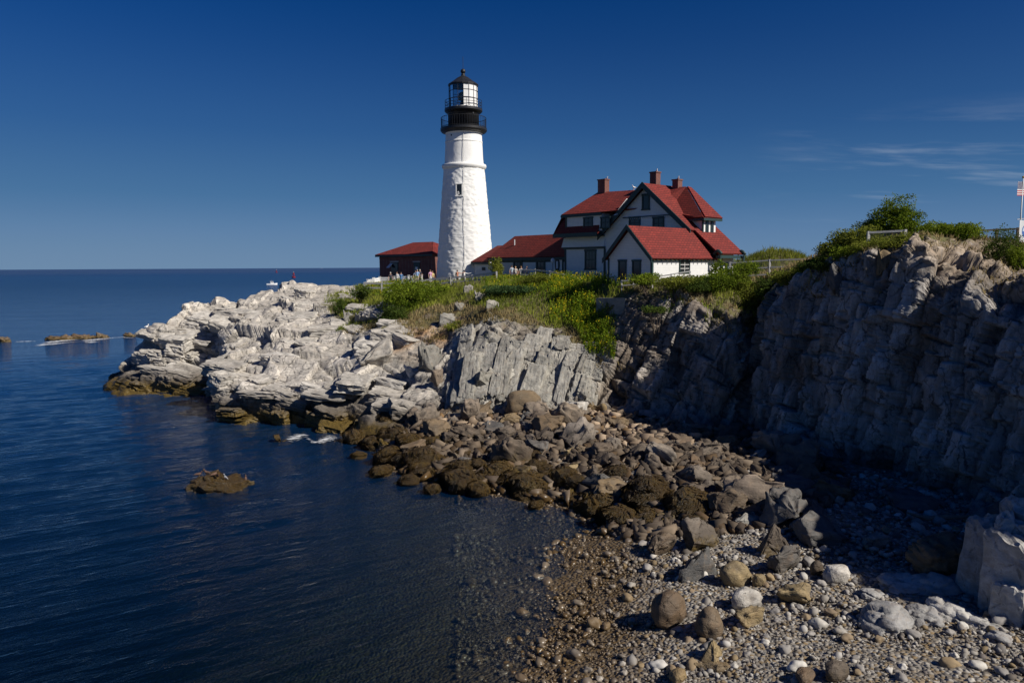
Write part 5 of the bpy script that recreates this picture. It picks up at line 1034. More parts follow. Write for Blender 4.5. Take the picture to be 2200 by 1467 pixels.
for e, z in ((-12.6, 20.1 - 5.5*sg), (-1.7, 20.1 - 5.4*sg)): MB().prism([Lh(-7.1, B1 - .62, 20.3), Lh(e, B1 - .62, z + .2), Lh(e, B1 - .62, z - .35), Lh(-7.1, B1 - .62, 19.72)], rv*.08).build('rake_board', 'green_trim', house)
# main roof: ridge along the front, steep foot on the left, hip on the right
RBk = 11.8
roof([(-16.1, RBk, 20.15), (-5.0, RBk, 19.85), (-1.15, 8.95, 16.72), (-5.5, 8.95, 16.72), (-7.0, 8.6, 17.9), (-12.0, 7.42, 17.7), (-17.2, 7.42, 17.7)], .16).build('main_roof', 'red_shingles', house)
roof([(-5.0, RBk, 19.87), (-1.12, 8.93, 16.74), (-1.12, 11.75, 16.7), (-5.0, RBk + .6, 19.8)], .16).build('hip_roof', 'red_shingles', house)
roof([(-16.1, RBk, 20.13), (-17.2, 7.85, 17.73), (-18.2, 8.3, 17.6), (-18.5, 14, 17.6)], .16).build('hip_roof', 'red_shingles', house)
roof([(-16.1, RBk, 20.12), (-5.0, RBk, 19.82), (-6.4, 15.3, 15.7), (-18.2, 15.3, 15.7)], .16).build('back_roof', 'red_shingles', house)
roof([(-17.15, 8.35, 17.78), (-12.2, 8.35, 17.78), (-12.2, 7.3, 15.78), (-18.2, 7.3, 15.78)], .14).build('lower_roof', 'red_shingles', house)
roof([(-17.9, 8.3, 17.7), (-17.9, 14, 17.7), (-18.7, 15.2, 15.75), (-18.25, 7.28, 15.75)], .14).build('lower_roof', 'red_shingles', house)
hbox(MB(), -18.3, -12.2, 7.16, 7.28, 15.45, 15.86).build('eave_board', 'green_trim', house); hbox(MB(), -18.2, -12.1, 7.28, 8.35, 15.5, 15.6).build('soffit', 'green_trim', house)
# flared shingle skirt and belt on the left wing
sk = MB().add([Lh(-17.75, B1 - .02, 15.45), Lh(-12.05, B1 - .02, 15.45), Lh(-12.05, B1 - .24, 14.48), Lh(-17.9, B1 - .24, 14.48), Lh(-17.6, B1 + .3, 15.45), Lh(-12.05, B1 + .3, 15.45), Lh(-12.05, B1 + .3, 14.48), Lh(-17.7, B1 + .3, 14.48)], [(3, 2, 1, 0), (4, 5, 6, 7), (0, 4, 7, 3), (1, 2, 6, 5), (3, 7, 6, 2), (0, 1, 5, 4)]).build('shingle_skirt', 'clapboard', house)
hbox(MB(), -17.75, -12.0, B1 - .16, B1 - .01, 14.26, 14.47).build('belt_board', 'green_trim', house); hbox(MB(), -17.62, -17.4, B1 - .06, B1 + .2, GZ - 1, 14.3).build('corner_board', 'green_trim', house); hbox(MB(), -12.2, -12.0, B1 - .09, B1 + .02, GZ - 1, 14.3).build('corner_board', 'green_trim', house)
front_window(house, 1257, 537, 1281, 579, B1, bars=(2, 2), fw=.16); front_window(house, 1380, 418, 1396, 450, B1 - .045, bars=None, fw=.14)
w1 = front_window(house, 1352, 467, 1376, 492, B1 - .045, bars=(1, 1), fw=.14); front_window(house, 1403, 467, 1427, 494, B1 - .045, bars=(1, 1), fw=.14)
# left dormer
dm = hbox(MB(), -16.7, -11.9, 7.55, 9.5, 16.0, 17.66).build('dormer', 'clapboard', house); hbox(MB(), -17.3, -11.8, 7.34, 7.42, 17.48, 17.76).build('dormer_eave', 'green_trim', dm); hbox(MB(), -16.78, -16.6, 7.5, 7.7, 16.0, 17.5).build('corner_board', 'green_trim', dm)
front_window(house, 1254, 468, 1274, 490, 7.55, bars=(1, 1)); front_window(house, 1291, 467, 1311, 489, 7.55, bars=(1, 1))
p0, p1 = pb(1346, 427, 8.6), pb(1320, 463, 7.6); MB().prism([Lh(p0[0], 8.6, p0[1]), Lh(p0[0] + .05, 8.6, p0[1] - .1), Lh(p1[0] + .35, 7.65, p1[1] + .1), Lh(p1[0] - .1, 7.6, p1[1])], rv*.12).build('verge_board', 'white_trim', house)
# right dormer with its two windows to the sun
dr = hbox(MB(), -4.5, -1.5, 9.3, 11.35, 14.6, 16.75).build('dormer', 'white_trim', house); hbox(MB(), -1.56, -1.44, 9.24, 9.4, 15.2, 16.7).build('corner_board', 'green_trim', dr); hbox(MB(), -1.3, -1.08, 8.85, 11.8, 16.52, 16.72).build('dormer_eave', 'green_trim', dr); hbox(MB(), -4.8, -1.2, 8.86, 8.98, 16.5, 16.7).build('dormer_eave', 'green_trim', dr)
for q in (9.95, 10.75): w_ = hbox(MB(), -1.498, -1.43, q - .22, q + .22, 15.35, 16.5).build('window', 'green_trim', house); hbox(MB(), -1.43, -1.42, q - .13, q + .13, 15.45, 16.42).build('pane', 'window_glass', w_)
# the side porch: flared eave ends, brackets, arched openings
po = hbox(MB(), .55, .75, 8.3, 12.5, 13.15, 13.4).build('porch_fascia', 'green_trim', house)
for q in (8.4, 12.2):
    arc = [Lh(.3 + .75*t, q, 13.5 + .28*math.sin(t*math.pi*1.0)) for t in np.linspace(0, 1, 9)]
    MB().tube(arc, .15, 8).build('curled_eave', 'green_trim', house); MB().tube([Lh(.95, q, 13.4), Lh(.9, q, 12.9), Lh(.5, q, 12.3), Lh(.0, q, 11.9)], [.1, .15, .12, .06], 8).build('bracket', 'green_trim', house)
for q in (9.3, 10.2, 11.1): MB().prism([Lh(-.09, q + .32*math.cos(t), 11.7 + (1.1 if 0 < t < math.pi else 0)*math.sin(t)) for t in np.linspace(0, math.pi, 11)], fv*.06).build('arched_panel', 'green_trim', house)
# chimneys
for u0, u1, vt, vb_ in ((1289, 1304, 389, 424), (1401, 1414, 373, 408), (1449, 1461, 389, 413)):
    a0, z1 = pb(u0, vt, RBk); a1, z0 = pb(u1, vb_, RBk); ch = hbox(MB(), a0, a1, RBk - .35, RBk + .35, z0 - 1.2, z1).build('chimney', 'brick', house)
    hbox(MB(), a0 - .06, a1 + .06, RBk - .41, RBk + .41, z1, z1 + .12).build('chimney_cap', 'brick', ch); hbox(MB(), a0 - .14, a1 + .14, RBk - .55, RBk + .4, z0 - .35, z0 - .12).build('flashing', 'lead', ch)
MB().tube([Lh(-11.4, RBk, 20.0), Lh(-11.4, RBk, 20.5)], .05, 6).build('vent_pipe', 'white_metal', house)

# ------------------------------------------------------------------ the covered passage between house and tower
Bc = 10.0; psg = thing('covered_passage', 'long low white passage with a red roof linking house and lighthouse', 'building', tuple(Lh(-25, 12, GZ)))
hbox(MB(), -31.3, -17.6, Bc, 14.2, GZ - 1, 13.5).build('wall', 'clapboard', psg)
roof([(-31.9, Bc - .35, 13.5), (-17.55, Bc - .35, 13.5), (-17.55, 12.2, 16.05), (-29.6, 12.2, 16.05)], .14).build('roof_slope', 'red_shingles', psg); roof([(-31.9, 14.5, 13.5), (-17.55, 14.5, 13.5), (-17.55, 12.2, 16.02), (-29.6, 12.2, 16.02)], .14).build('roof_slope', 'red_shingles', psg)
roof([(-31.9, Bc - .35, 13.48), (-29.6, 12.2, 16.03), (-31.9, 14.5, 13.48)], .14).build('hip_end', 'red_shingles', psg)
hbox(MB(), -31.6, -17.55, Bc - .4, Bc - .3, 13.22, 13.52).build('eave_board', 'green_trim', psg); hbox(MB(), -31.35, -17.6, Bc - .03, Bc - .001, 13.0, 13.25).build('frieze_board', 'green_trim', psg); hbox(MB(), -31.4, -31.1, Bc - .05, Bc + .1, GZ - 1, 13.2).build('corner_board', 'green_trim', psg)
front_window(psg, 1103, 557, 1123, 592, Bc, bars=(1, 1), fw=.26); front_window(psg, 1152, 557, 1172, 592, Bc, bars=(1, 1), fw=.26)
p0, p1 = pb(1186, 555, Bc), pb(1208, 596, Bc); dr_ = hbox(MB(), p0[0], p1[0], Bc - .06, Bc - .002, p1[1], p0[1]).build('door', 'white_trim', psg)
ac, zc_ = pb(1197.5, 569, Bc - .07); MB().prism([Lh(ac + .38*math.cos(t), Bc - .1, zc_ + .78*math.sin(t)) for t in np.linspace(0, 2*math.pi, 19)[:-1]], rv*.03).build('oval_frame', 'black_iron', dr_); hbox(MB(), ac - .14, ac + .14, Bc - .14, Bc - .105, zc_ - .4, zc_ + .4).build('oval_pane', 'white_trim', dr_)
hbox(MB(), p1[0] + .04, p1[0] + .2, Bc - .08, Bc - .002, p1[1], p0[1]).build('door_post', 'green_trim', psg)
a_, z_ = pb(1105.5, 525, 11.0); MB().tube([Lh(a_, 11.0, z_ - .5), Lh(a_, 11.0, z_ + .55)], .07, 8).build('vent_pipe', 'white_metal', psg)
low = thing('lean_to', 'small low white lean-to with a red hipped roof against the foot of the lighthouse', 'building', tuple(Lh(-33, 11, GZ)))
a_l = pb(1020, 575, Bc - .2)[0]; hbox(MB(), a_l, -31.2, Bc - .2, 13.6, GZ - 1, 13.0).build('wall', 'clapboard', low)
roof([(a_l - .35, Bc - .5, 13.05), (-31.0, Bc - .5, 13.05), (-31.0, 12.0, 15.0), (-32.6, 12.0, 15.0)], .12).build('roof_slope', 'red_shingles', low); roof([(a_l - .35, Bc - .5, 13.03), (-32.6, 12.0, 14.98), (-32.2, 14, 13.1), (a_l - .3, 13.6, 13.1)], .12).build('roof_slope', 'red_shingles', low)
hbox(MB(), a_l - .35, -31.3, Bc - .56, Bc - .46, 12.82, 13.06).build('eave_board', 'green_trim', low)
p0, p1 = pb(1036, 574, Bc - .2), pb(1043, 581, Bc - .2); w_ = hbox(MB(), p0[0], p1[0], Bc - .27, Bc - .2, p1[1], p0[1]).build('window', 'green_trim', low); hbox(MB(), p0[0] + .06, p1[0] - .06, Bc - .285, Bc - .272, p1[1] + .06, p0[1] - .06).build('pane', 'window_glass', w_)

# ------------------------------------------------------------------ the brick fog-signal house
BY = 107.0; bh = P(878, 600, BY); kb = BY/FPX; brk = thing('brick_house', 'low brick building with a red hipped roof left of the lighthouse', 'building', (bh[0], bh[1], GZ - .5))
yaw = math.radians(38); bx_ = np.array([math.cos(yaw), -math.sin(yaw), 0]); by_ = np.array([math.sin(yaw), math.cos(yaw), 0]); BO = P(815, 549, BY + 1)
def Lb(a, b, z): p = BO + a*bx_ + b*by_; p[2] = z; return p
def bbox_(a0, a1, b0, b1, z0, z1): return MB().prism([Lb(a0, b0, z0), Lb(a1, b0, z0), Lb(a1, b1, z0), Lb(a0, b1, z0)], (0, 0, z1 - z0))
ez = BO[2]; rz_ = ez + 1.75; WB = 10.5
bbox_(0, WB, 0, 7, GZ - 1.5, ez).build('wall', 'brick', brk)
def rb(pts): pts = [Lb(*p) for p in pts]; n = np.cross(pts[1] - pts[0], pts[2] - pts[0]); n /= np.linalg.norm(n); n = n if n[2] > 0 else -n; return MB().prism(pts, n*.12)
for pts in ([(-.4, -.4, ez), (WB + .4, -.4, ez), (WB - 3.2, 3.5, rz_), (3.4, 3.5, rz_)], [(-.4, 7.4, ez), (WB + .4, 7.4, ez), (WB - 3.2, 3.5, rz_), (3.4, 3.5, rz_)], [(-.4, -.4, ez), (-.4, 7.4, ez), (3.4, 3.5, rz_)], [(WB + .4, -.4, ez), (WB + .4, 7.4, ez), (WB - 3.2, 3.5, rz_)]): rb(pts).build('roof_slope', 'red_shingles', brk)
bbox_(-.42, WB + .42, -.46, -.38, ez - .22, ez + .06).build('eave_board', 'green_trim', brk); bbox_(0, WB, -.05, -.002, ez - .5, ez - .3).build('brick_cornice', 'brick', brk)
def pbk(u, v):
    d = ray(u, v); t = ((BO - CAM) @ by_)/(d @ by_); p = CAM + t*d; return (p - BO) @ bx_, p[2]
for i, (u0, v0, u1, v1) in enumerate(((840, 564, 856, 592), (889, 564, 903, 600))):
    (a0, z1), (a1, z0) = pbk(u0, v0), pbk(u1, v1); w_ = bbox_(a0, a1, -.06, -.002, z0, z1).build('window' if i == 0 else 'door', 'green_trim', brk); bbox_(a0 + .1, a1 - .1, -.075, -.062, z0 + .1, z1 - (.1 if i == 0 else .55)).build('pane', 'window_glass', w_)
    bbox_(a0 - .12, a1 + .12, -.1, -.003, z1 + .02, z1 + .2).build('lintel', 'granite', brk)
    if i == 0: MB().prism([Lb(a0 - .1, -.02, z1 - .1), Lb(a0 + .5, -.02, z1 - .1), Lb(a0 + .35, -.7, z1 - .75), Lb(a0 - .25, -.7, z1 - .75)], (0, 0, .04)).build('open_shutter', 'white_metal', w_)
    else: bbox_((a0 + a1)/2 - .2, (a0 + a1)/2 + .2, -.1, -.08, z1 - 1.0, z1 - .62).build('notice', 'white_trim', w_)

# ------------------------------------------------------------------ concrete wall above the gully
a_ = P(1281, 640, 60.0); b_ = P(1342, 640, 57.9); d_ = b_ - a_; n_ = np.array([-d_[1], d_[0], 0]); n_ /= np.linalg.norm(n_)
wl = MB(); wl.prism([a_ + (0, 0, -3.2), b_ + (0, 0, -3.2), b_, a_], n_*.4); wl.build('retaining_wall', 'concrete', label='low grey concrete retaining wall at the head of the green gully', cat='wall', loc=tuple(a_ + (0, 0, -3.2)))

# ------------------------------------------------------------------ fences
def fence(name, label, pts, mat, hgt, rails, pw=.11, rw=(.05, .13), caps=False, chain=False):
    """pts: (u, v, Y) of the post tops in the photograph; each post and rail its own part"""
    tops = [P(*p) for p in pts]; base = tops[0].copy(); base[2] -= hgt; t = thing(name, label, 'fence', tuple(base))
    for p in tops:
        g = gz(p[0], p[1]); bot = min(p[2] - hgt, g - .1) if g > -50 else p[2] - hgt
        o = MB().bar((p[0], p[1], bot - .2), p, pw).build('post', mat, t)
        if caps: MB().prism([(p[0] - pw*.75, p[1] - pw*.75, p[2]), (p[0] + pw*.75, p[1] - pw*.75, p[2]), (p[0] + pw*.75, p[1] + pw*.75, p[2]), (p[0] - pw*.75, p[1] + pw*.75, p[2])], (0, 0, .05)).build('post_cap', mat, o)
    for a, b in zip(tops[:-1], tops[1:]):
        for q in rails: MB().bar(a - (0, .05, q), b - (0, .05, q), rw[0], rw[1]).build('rail', mat, t)
        if chain:
            m = MB(); L_ = np.linalg.norm((b - a)[:2]); hh = rails[-1] - rails[0]; n = int(L_/.11); up = np.array([0, 0, 1.])
            for k in range(-int(hh/.11), n):
                for s_x in (1, -1):
                    x0, x1 = k*.11, k*.11 + hh; y0, y1 = (0, hh) if s_x > 0 else (hh, 0)
                    c0, c1 = max(0, -x0/max(hh, 1e-6)), min(1, (L_ - x0)/hh)
                    if c1 <= c0: continue
                    f0 = lambda c: a + (b - a)*((x0 + (x1 - x0)*c)/L_) - up*(rails[-1] - (y0 + (y1 - y0)*c)); m.bar(f0(c0), f0(c1), .008)
            m.build('chain_link', 'galvanised', t, kind='stuff')
    return t
fence('rail_fence', 'grey two-rail wooden fence along the edge below the lighthouse', [(783,606,84),(820,607,83.4),(872,606,82.7),(925,598,82),(969,594,81),(1015,590,80),(1067,583,78)], 'grey_wood', 1.25, (.12, .62), .16, (.06, .17))
fence('rail_fence', 'grey two-rail fence dipping in front of the white passage', [(1119,577,76),(1150,578,75.3),(1181,582,74.2),(1210,588,72.6),(1247,597,70.5)], 'grey_wood', 1.25, (.1, .6), .12)
fence('white_fence', 'white board fence behind the visitors by the brick building', [(790,601,92),(816,595,93),(848,594,92.5),(878,592,92),(906,591,91.5)], 'white_trim', 1.3, (.15, .4, .65, .9), .2, (.05, .2), True)
fence('rail_fence', 'pale rail fence climbing in front of the white annex', [(1336,602,59.3),(1361,600,59),(1402,595,58.6),(1442,588,58.4),(1482,581,58.4)], 'grey_wood', .9, (.06, .42), .09, (.04, .09))
fence('chain_link_fence', 'chain-link fence with three grey rails right of the house', [(1569,563,58.5),(1654,557,57.5),(1738,554,56.5)], 'grey_wood', 1.6, (.08, .62, 1.15), .14, (.05, .1), False, True)
fence('chain_link_fence', 'short pale rail fence in the bushes on top of the cliff', [(1866,497,45.2),(1945,493,44.6)], 'grey_wood', 1.2, (.08, .62), .15, (.05, .12), False, True)
fence('chain_link_fence', 'dark rail fence on the skyline at the right edge', [(2098,493,46.5),(2142,491,46.3),(2187,489,46)], 'bark', 1.2, (.08, .75), .12, (.06, .1), False, True)
# white steps wall at the left end
q = P(800, 606, 91); st_ = thing('white_parapet', 'stepped white parapet at the left end of the terrace', 'wall', (q[0], q[1], 10.2))
for i in range(4): x0 = P(785 + 5*i, 606, 91)[0]; x1 = P(790 + 5*i, 606, 91)[0]; z1 = P(790, 606 - 3.2*i, 91)[2]; MB().prism([(x0, 91, 9.9), (x1, 91, 9.9), (x1, 91.4, 9.9), (x0, 91.4, 9.9)], (0, 0, z1 - 9.9)).build('step', 'whitewash', st_)

# ------------------------------------------------------------------ people
def person(u, v, Y, label, shirt, trousers, hair, face=0.0, pose='stand', hgt=1.7, shorts=False, skin=(.45, .27, .19), cap=None, sleeve=False):
    """u, v: top of the head"""
    for nm, col in (('skin', skin), ('shirt', shirt), ('legs', trousers), ('hair', hair)):
        key = nm + '_%.2f_%.2f_%.2f' % tuple(col)
        if key not in MATS: plain(key, col, .75, .12, 14)
    key = lambda nm, col: MATS[nm + '_%.2f_%.2f_%.2f' % tuple(col)]
    top = P(u, v, Y); k = hgt/1.7; foot = top - (0, 0, hgt); J = {}; V, E, R_ = [], [], []
    def j(n, p, r, par=None):
        J[n] = len(V); V.append(np.array(p, float)*k); R_.append(r*k)
        if par is not None: E.append((J[par], J[n]))
    j('pelvis', (0, 0, .93), .135); j('waist', (0, 0, 1.06), .125, 'pelvis'); j('chest', (0, .0, 1.28), .155, 'waist'); j('collar', (0, 0, 1.40), .10, 'chest'); j('neck', (0, 0, 1.47), .052, 'collar'); j('jaw', (0, -.012, 1.53), .068, 'neck'); j('head', (0, -.008, 1.61), .088, 'jaw'); j('crown', (0, 0, 1.655), .05, 'head')
    j('nose', (0, -.098, 1.585), .012, 'head')
    for s_x, side in ((-1, 'l'), (1, 'r')):
        j('hip' + side, (s_x*.09, 0, .87), .095, 'pelvis'); st_x = .13 if pose == 'walk' else .02
        j('knee' + side, (s_x*.095, -.03 - s_x*st_x*.6, .49), .062, 'hip' + side); j('ankle' + side, (s_x*.1, .02 - s_x*st_x, .085), .042, 'knee' + side); j('toe' + side, (s_x*.115, -.15 - s_x*st_x, .035), .034, 'ankle' + side)
        j('sh' + side, (s_x*.185, 0, 1.37), .062, 'collar')
        if pose == 'point' and s_x < 0: el, wr = (s_x*.42, -.1, 1.30), (s_x*.66, -.16, 1.36)
        elif pose == 'camera': el, wr = (s_x*.27, -.12, 1.20), (s_x*.10, -.3, 1.42)
        else: el, wr = (s_x*.25, .02, 1.12), (s_x*.27, -.07, .88)
        j('el' + side, el, .045, 'sh' + side); j('wr' + side, wr, .03, 'el' + side); d = np.array(wr) - np.array(el); d /= np.linalg.norm(d); pm = np.array(wr) + d*.07; j('palm' + side, pm, .034, 'wr' + side)
        ax = np.cross(d, (1, 0, 0)); ax = ax/(np.linalg.norm(ax) + 1e-6)
        for q, (off, ln) in enumerate(((-.03, .07), (-.01, .085), (.011, .08), (.03, .062))): b = pm + ax*off; j('f%d%s' % (q, side), b + d*.03, .010, 'palm' + side); j('g%d%s' % (q, side), b + d*(.03 + ln*.6) + np.array((0, -.012, -.006)), .008, 'f%d%s' % (q, side))
        j('th' + side, np.array(wr) + d*.035 + ax*-.045, .011, 'palm' + side)
    c, s = math.cos(face), math.sin(face); M = np.array([[c, -s, 0], [s, c, 0], [0, 0, 1]]); Vw = [M @ p for p in V]
    me = bpy.data.meshes.new('tmp'); me.from_pydata([tuple(p) for p in Vw], E, []); o = bpy.data.objects.new('tmp', me); C.objects.link(o); m = o.modifiers.new('s', 'SKIN'); m.use_smooth_shade = True; o.modifiers.new('u', 'SUBSURF').levels = 1
    for i, r_ in enumerate(R_): me.skin_vertices[0].data[i].radius = (r_, r_)
    me.skin_vertices[0].data[0].use_root = True
    dg = bpy.context.evaluated_depsgraph_get(); em = bpy.data.meshes.new_from_object(o.evaluated_get(dg)); bpy.data.objects.remove(o)
    W_ = np.array([v.co for v in em.vertices]); fc = [tuple(f.vertices) for f in em.polygons]; bpy.data.meshes.remove(em)
    body = obj('person', W_ + foot, fc, [key('skin', skin), key('shirt', shirt), key('legs', trousers)], None, True, tuple(foot), label, 'person', 'visitors by the lighthouse')
    loc_ = (W_ @ M)/k
    for pl in body.data.polygons:
        q = loc_[list(pl.vertices)].mean(0); arm = abs(q[0]) > .2
        if .98 < q[2] < 1.43 and (not arm or q[2] > (1.22 if not sleeve else .95)): pl.material_index = 1
        elif (.44 if shorts else .06) < q[2] <= .98 and abs(q[0]) < .2: pl.material_index = 2
    hb = MB().ball((0, .012, 1.617), .098, 12, (.92, 1.08, 1.02)); HV = np.array(hb.V); keep_ = [f for f in hb.F if not (np.mean([HV[i][1] for i in f]) < -.045 and np.mean([HV[i][2] for i in f]) < 1.655)]
    obj('hair' if cap is None else 'cap', (HV*k) @ M.T + foot, keep_, key('hair', hair if cap is None else hair), body, True); return body
W_, N_ = (.75, .74, .72), (.03, .035, .06)
person(839, 585, 87.5, 'person in a dark top with a white cap by the left fence', (.05, .05, .07), (.04, .1, .09), (.7, .7, .68), .5, cap=1)
person(853, 584, 87, 'person in white clothes standing by the left fence', W_, (.6, .58, .54), (.05, .03, .02), -.6, sleeve=True)
person(861.5, 584.5, 87.6, 'person in a blue top right of the one in white', (.06, .16, .34), (.08, .17, .32), (.03, .03, .03), .4, sleeve=True)
person(892.5, 582, 88.5, 'person in a pale blue top left of the man in khaki trousers', (.3, .42, .55), (.3, .25, .2), (.2, .1, .06), .3, shorts=True)
person(896.5, 579.5, 87.5, 'person in a light blue shirt and khaki trousers in front of the brick door', (.26, .42, .68), (.5, .42, .3), (.35, .28, .2), 0)
person(902, 579, 89, 'person in a dark navy shirt behind the light blue shirt', N_, (.05, .05, .06), (.5, .45, .4), -.2)
person(924.5, 580, 86.5, 'person in a pink top and pale shorts walking left of the lighthouse', (.62, .34, .5), (.55, .56, .58), (.25, .12, .07), .7, 'walk', shorts=True)
person(929, 582.5, 87.6, 'person in a yellow top beside the one in pink', (.6, .5, .22), (.12, .14, .2), (.3, .18, .08), .4)
person(982.5, 580, 85, 'person in an orange top pointing, in front of the lighthouse', (.6, .26, .16), (.16, .12, .12), (.08, .04, .03), 2.6, 'point')
person(997, 580.5, 85, 'dark-haired person in white in front of the lighthouse', W_, (.55, .53, .5), (.02, .015, .015), 2.9, 'point')
person(1099.5, 570, 78.5, 'dark-haired person with a blue bag behind the mound', (.35, .42, .5), (.1, .1, .15), (.02, .02, .02), .5)
person(1107.5, 572.5, 78.6, 'fair-haired person behind the mound', (.6, .55, .5), (.2, .2, .25), (.45, .3, .15), -.4, hgt=1.6)
person(1119.5, 572, 78.8, 'brown-haired person in white behind the mound', W_, (.2, .2, .25), (.22, .12, .06), .2)
person(1132, 571.5, 78.4, 'person with long dark hair near the passage windows', (.55, .42, .36), (.1, .1, .14), (.03, .02, .02), -.3)

# ------------------------------------------------------------------ lamp by the passage door
q = P(1187.5, 562, 79); lp = thing('lamp_post', 'white globe lamp on a wooden post by the passage door', 'lamp', (q[0], q[1], 10.7)); MB().tube([(q[0], q[1], 10.4), q - (0, 0, .1)], .07, 8).build('post', 'grey_wood', lp); MB().lathe(q, [(.1, -.12), (.2, -.05), (.22, .15), (.14, .3), (.05, .36)], 12).build('globe', 'white_trim', lp, True)

# ------------------------------------------------------------------ gulls and sea birds
def bird(p, size, label, mats, yaw=0.0, upright=.35, group=None, name='gull', cat='bird'):
    c, s = math.cos(yaw), math.sin(yaw); M = np.array([[c, -s, 0], [s, c, 0], [0, 0, 1]]); p = np.asarray(p, float); k = size
    f = lambda *q: p + M @ (np.array(q)*k)
    t = MB().tube([f(-.62, 0, .30), f(-.4, 0, .33), f(-.12, 0, .36), f(.14, 0, .42), f(.27, 0, .52 + upright*.3), f(.34, 0, .62 + upright*.45), f(.40, 0, .66 + upright*.45)], [.02*k, .07*k, .16*k, .15*k, .085*k, .075*k, .03*k], 10).build(name, mats[0], None, True, label=label, cat=cat, group=group, loc=tuple(p))
    MB().tube([f(.39, 0, .655 + upright*.45), f(.52, 0, .63 + upright*.45)], [.028*k, .006*k], 6).build('bill', 'bill', t)
    for s_y in (-1, 1):
        MB().add([f(.14, s_y*.13, .50), f(.0, s_y*.17, .40), f(-.66, s_y*.05, .30), f(-.3, s_y*.09, .47), f(.1, s_y*.10, .46), f(0, s_y*.14, .37), f(-.3, s_y*.06, .43)], [(0, 1, 2, 3), (4, 6, 2, 5), (0, 4, 5, 1), (0, 3, 6, 4), (3, 2, 6)]).build('wing', mats[1], t); MB().tube([f(0, s_y*.05, .25), f(0, s_y*.05, 0)], .012*k, 5).build('leg', 'bill', t)
    return t
GW = ('feather_white', 'feather_grey')
for u, v, b, la in ((1303, 388, RBk, 'white gull standing on the left chimney'), (1411, 372, RBk, 'white gull standing on the tallest chimney'), (1457, 388, RBk, 'white gull standing on the right chimney'), (1362, 409, RBk, 'white gull perched on the ridge of the house')):
    a_, z_ = pb(u, v, b); bird(Lh(a_, b, z_ + (.0 if u != 1362 else .1)), .5, la, GW, random.uniform(0, 6))
x_ = P(318, 738, 79.5); bird((x_[0], x_[1], gz(x_[0], x_[1])), .6, 'white gull standing on the dark rock at the tip of the ledge', GW, 1.2)
br_ = bpy.data.objects['sea_rock']; bpy.context.view_layer.update()
for u, la, yw, mt in ((424, 'brown sea duck sitting at the left end of the weedy sea rock', .4, ('feather_brown', 'feather_brown')), (440, 'second brown sea duck from the left on the weedy sea rock', 2.8, ('feather_brown', 'feather_brown')), (459, 'reddish sea duck in the middle of the weedy sea rock', 1.0, ('feather_brown', 'feather_brown')), (482, 'pale-headed sea bird standing tallest on the weedy sea rock', 2.4, ('feather_grey', 'feather_brown')), (470, 'brown sea duck low on the front of the weedy sea rock', -.8, ('feather_brown', 'feather_brown'))):
    x = G(u, 1042, .2)[0]; y = G(465, 1050, 0)[1] + .3 + (-.35 if u == 470 else random.uniform(-.1, .3)); best = None
    hh_, p_, n_, i_ = br_.ray_cast(br_.matrix_world.inverted() @ Vector((x, y, 9)), Vector((0, 0, -1)))
    if hh_: bird(np.array(br_.matrix_world @ p_), .5, la, mt, yw, .2, name='sea_duck')
q = G(528, 1040, 0); put('sea_rock', ANG['dark_stone'][4], (q[0], q[1], .0), (.5, .4, .3), (0, 0, 0), 'tiny rock awash right of the weedy sea rock', 'rock'); bird((q[0], q[1], .15), .5, 'brown sea duck on the tiny rock right of the weedy sea rock', ('feather_brown', 'feather_brown'), 1.9, .3, name='sea_duck')

# ------------------------------------------------------------------ boats and buoys
def boat(u, v, L_, label, yaw):
    q = G(u, v, 0); c, s = math.cos(yaw), math.sin(yaw); M = np.array([[c, -s, 0], [s, c, 0], [0, 0, 1]]); g = lambda x, y, z: q + M @ (np.array((x, y, z))*L_/7); t = thing('motor_boat', label, 'boat', tuple(q))
    sec = [(-3.5, 1.15, .9), (-1, 1.25, .95), (1.5, 1.05, 1.05), (3.0, .5, 1.2), (3.7, .03, 1.3)]; V, F = [], []
    for x, w_, h_ in sec: V += [g(x, -w_, h_), g(x, -w_*.75, -.2), g(x, w_*.75, -.2), g(x, w_, h_)]
    for i in range(4): F += [(4*i + j_, 4*i + j_ + 1, 4*i + j_ + 5, 4*i + j_ + 4) for j_ in range(3)] + [(4*i + 3, 4*i, 4*i + 4, 4*i + 7)]
    F += [(0, 1, 2, 3)]; MB().add(V, F).build('hull', 'hull_white', t)
    MB().prism([g(-.8, -.8, .9), g(1.4, -.7, .9), g(.9, -.65, 2.3), g(-.8, -.75, 2.3)], M @ np.array((0, 1.5*L_/7, 0))).build('cabin', 'hull_white', t); MB().prism([g(-.6, -.82, 1.5), g(.95, -.78, 1.5), g(.8, -.76, 2.0), g(-.6, -.8, 2.0)], M @ np.array((0, 1.6*L_/7, 0))).build('cabin_window', 'window_glass', t)
    MB().prism([g(-1.2, -.95, 2.3), g(1.2, -.85, 2.3), g(1.2, .85, 2.3), g(-1.2, .95, 2.3)], (0, 0, .12*L_/7)).build('cabin_roof', 'hull_white', t); MB().tube([g(-.3, 0, 2.4), g(-.3, 0, 3.6)], .04, 5).build('mast', 'white_metal', t); return t
boat(584, 612, 3.6*2.1, 'small white motor boat on the sea beyond the ledge', .35)
boat(691, 576.5, 22, 'distant white boat near the horizon', .1)
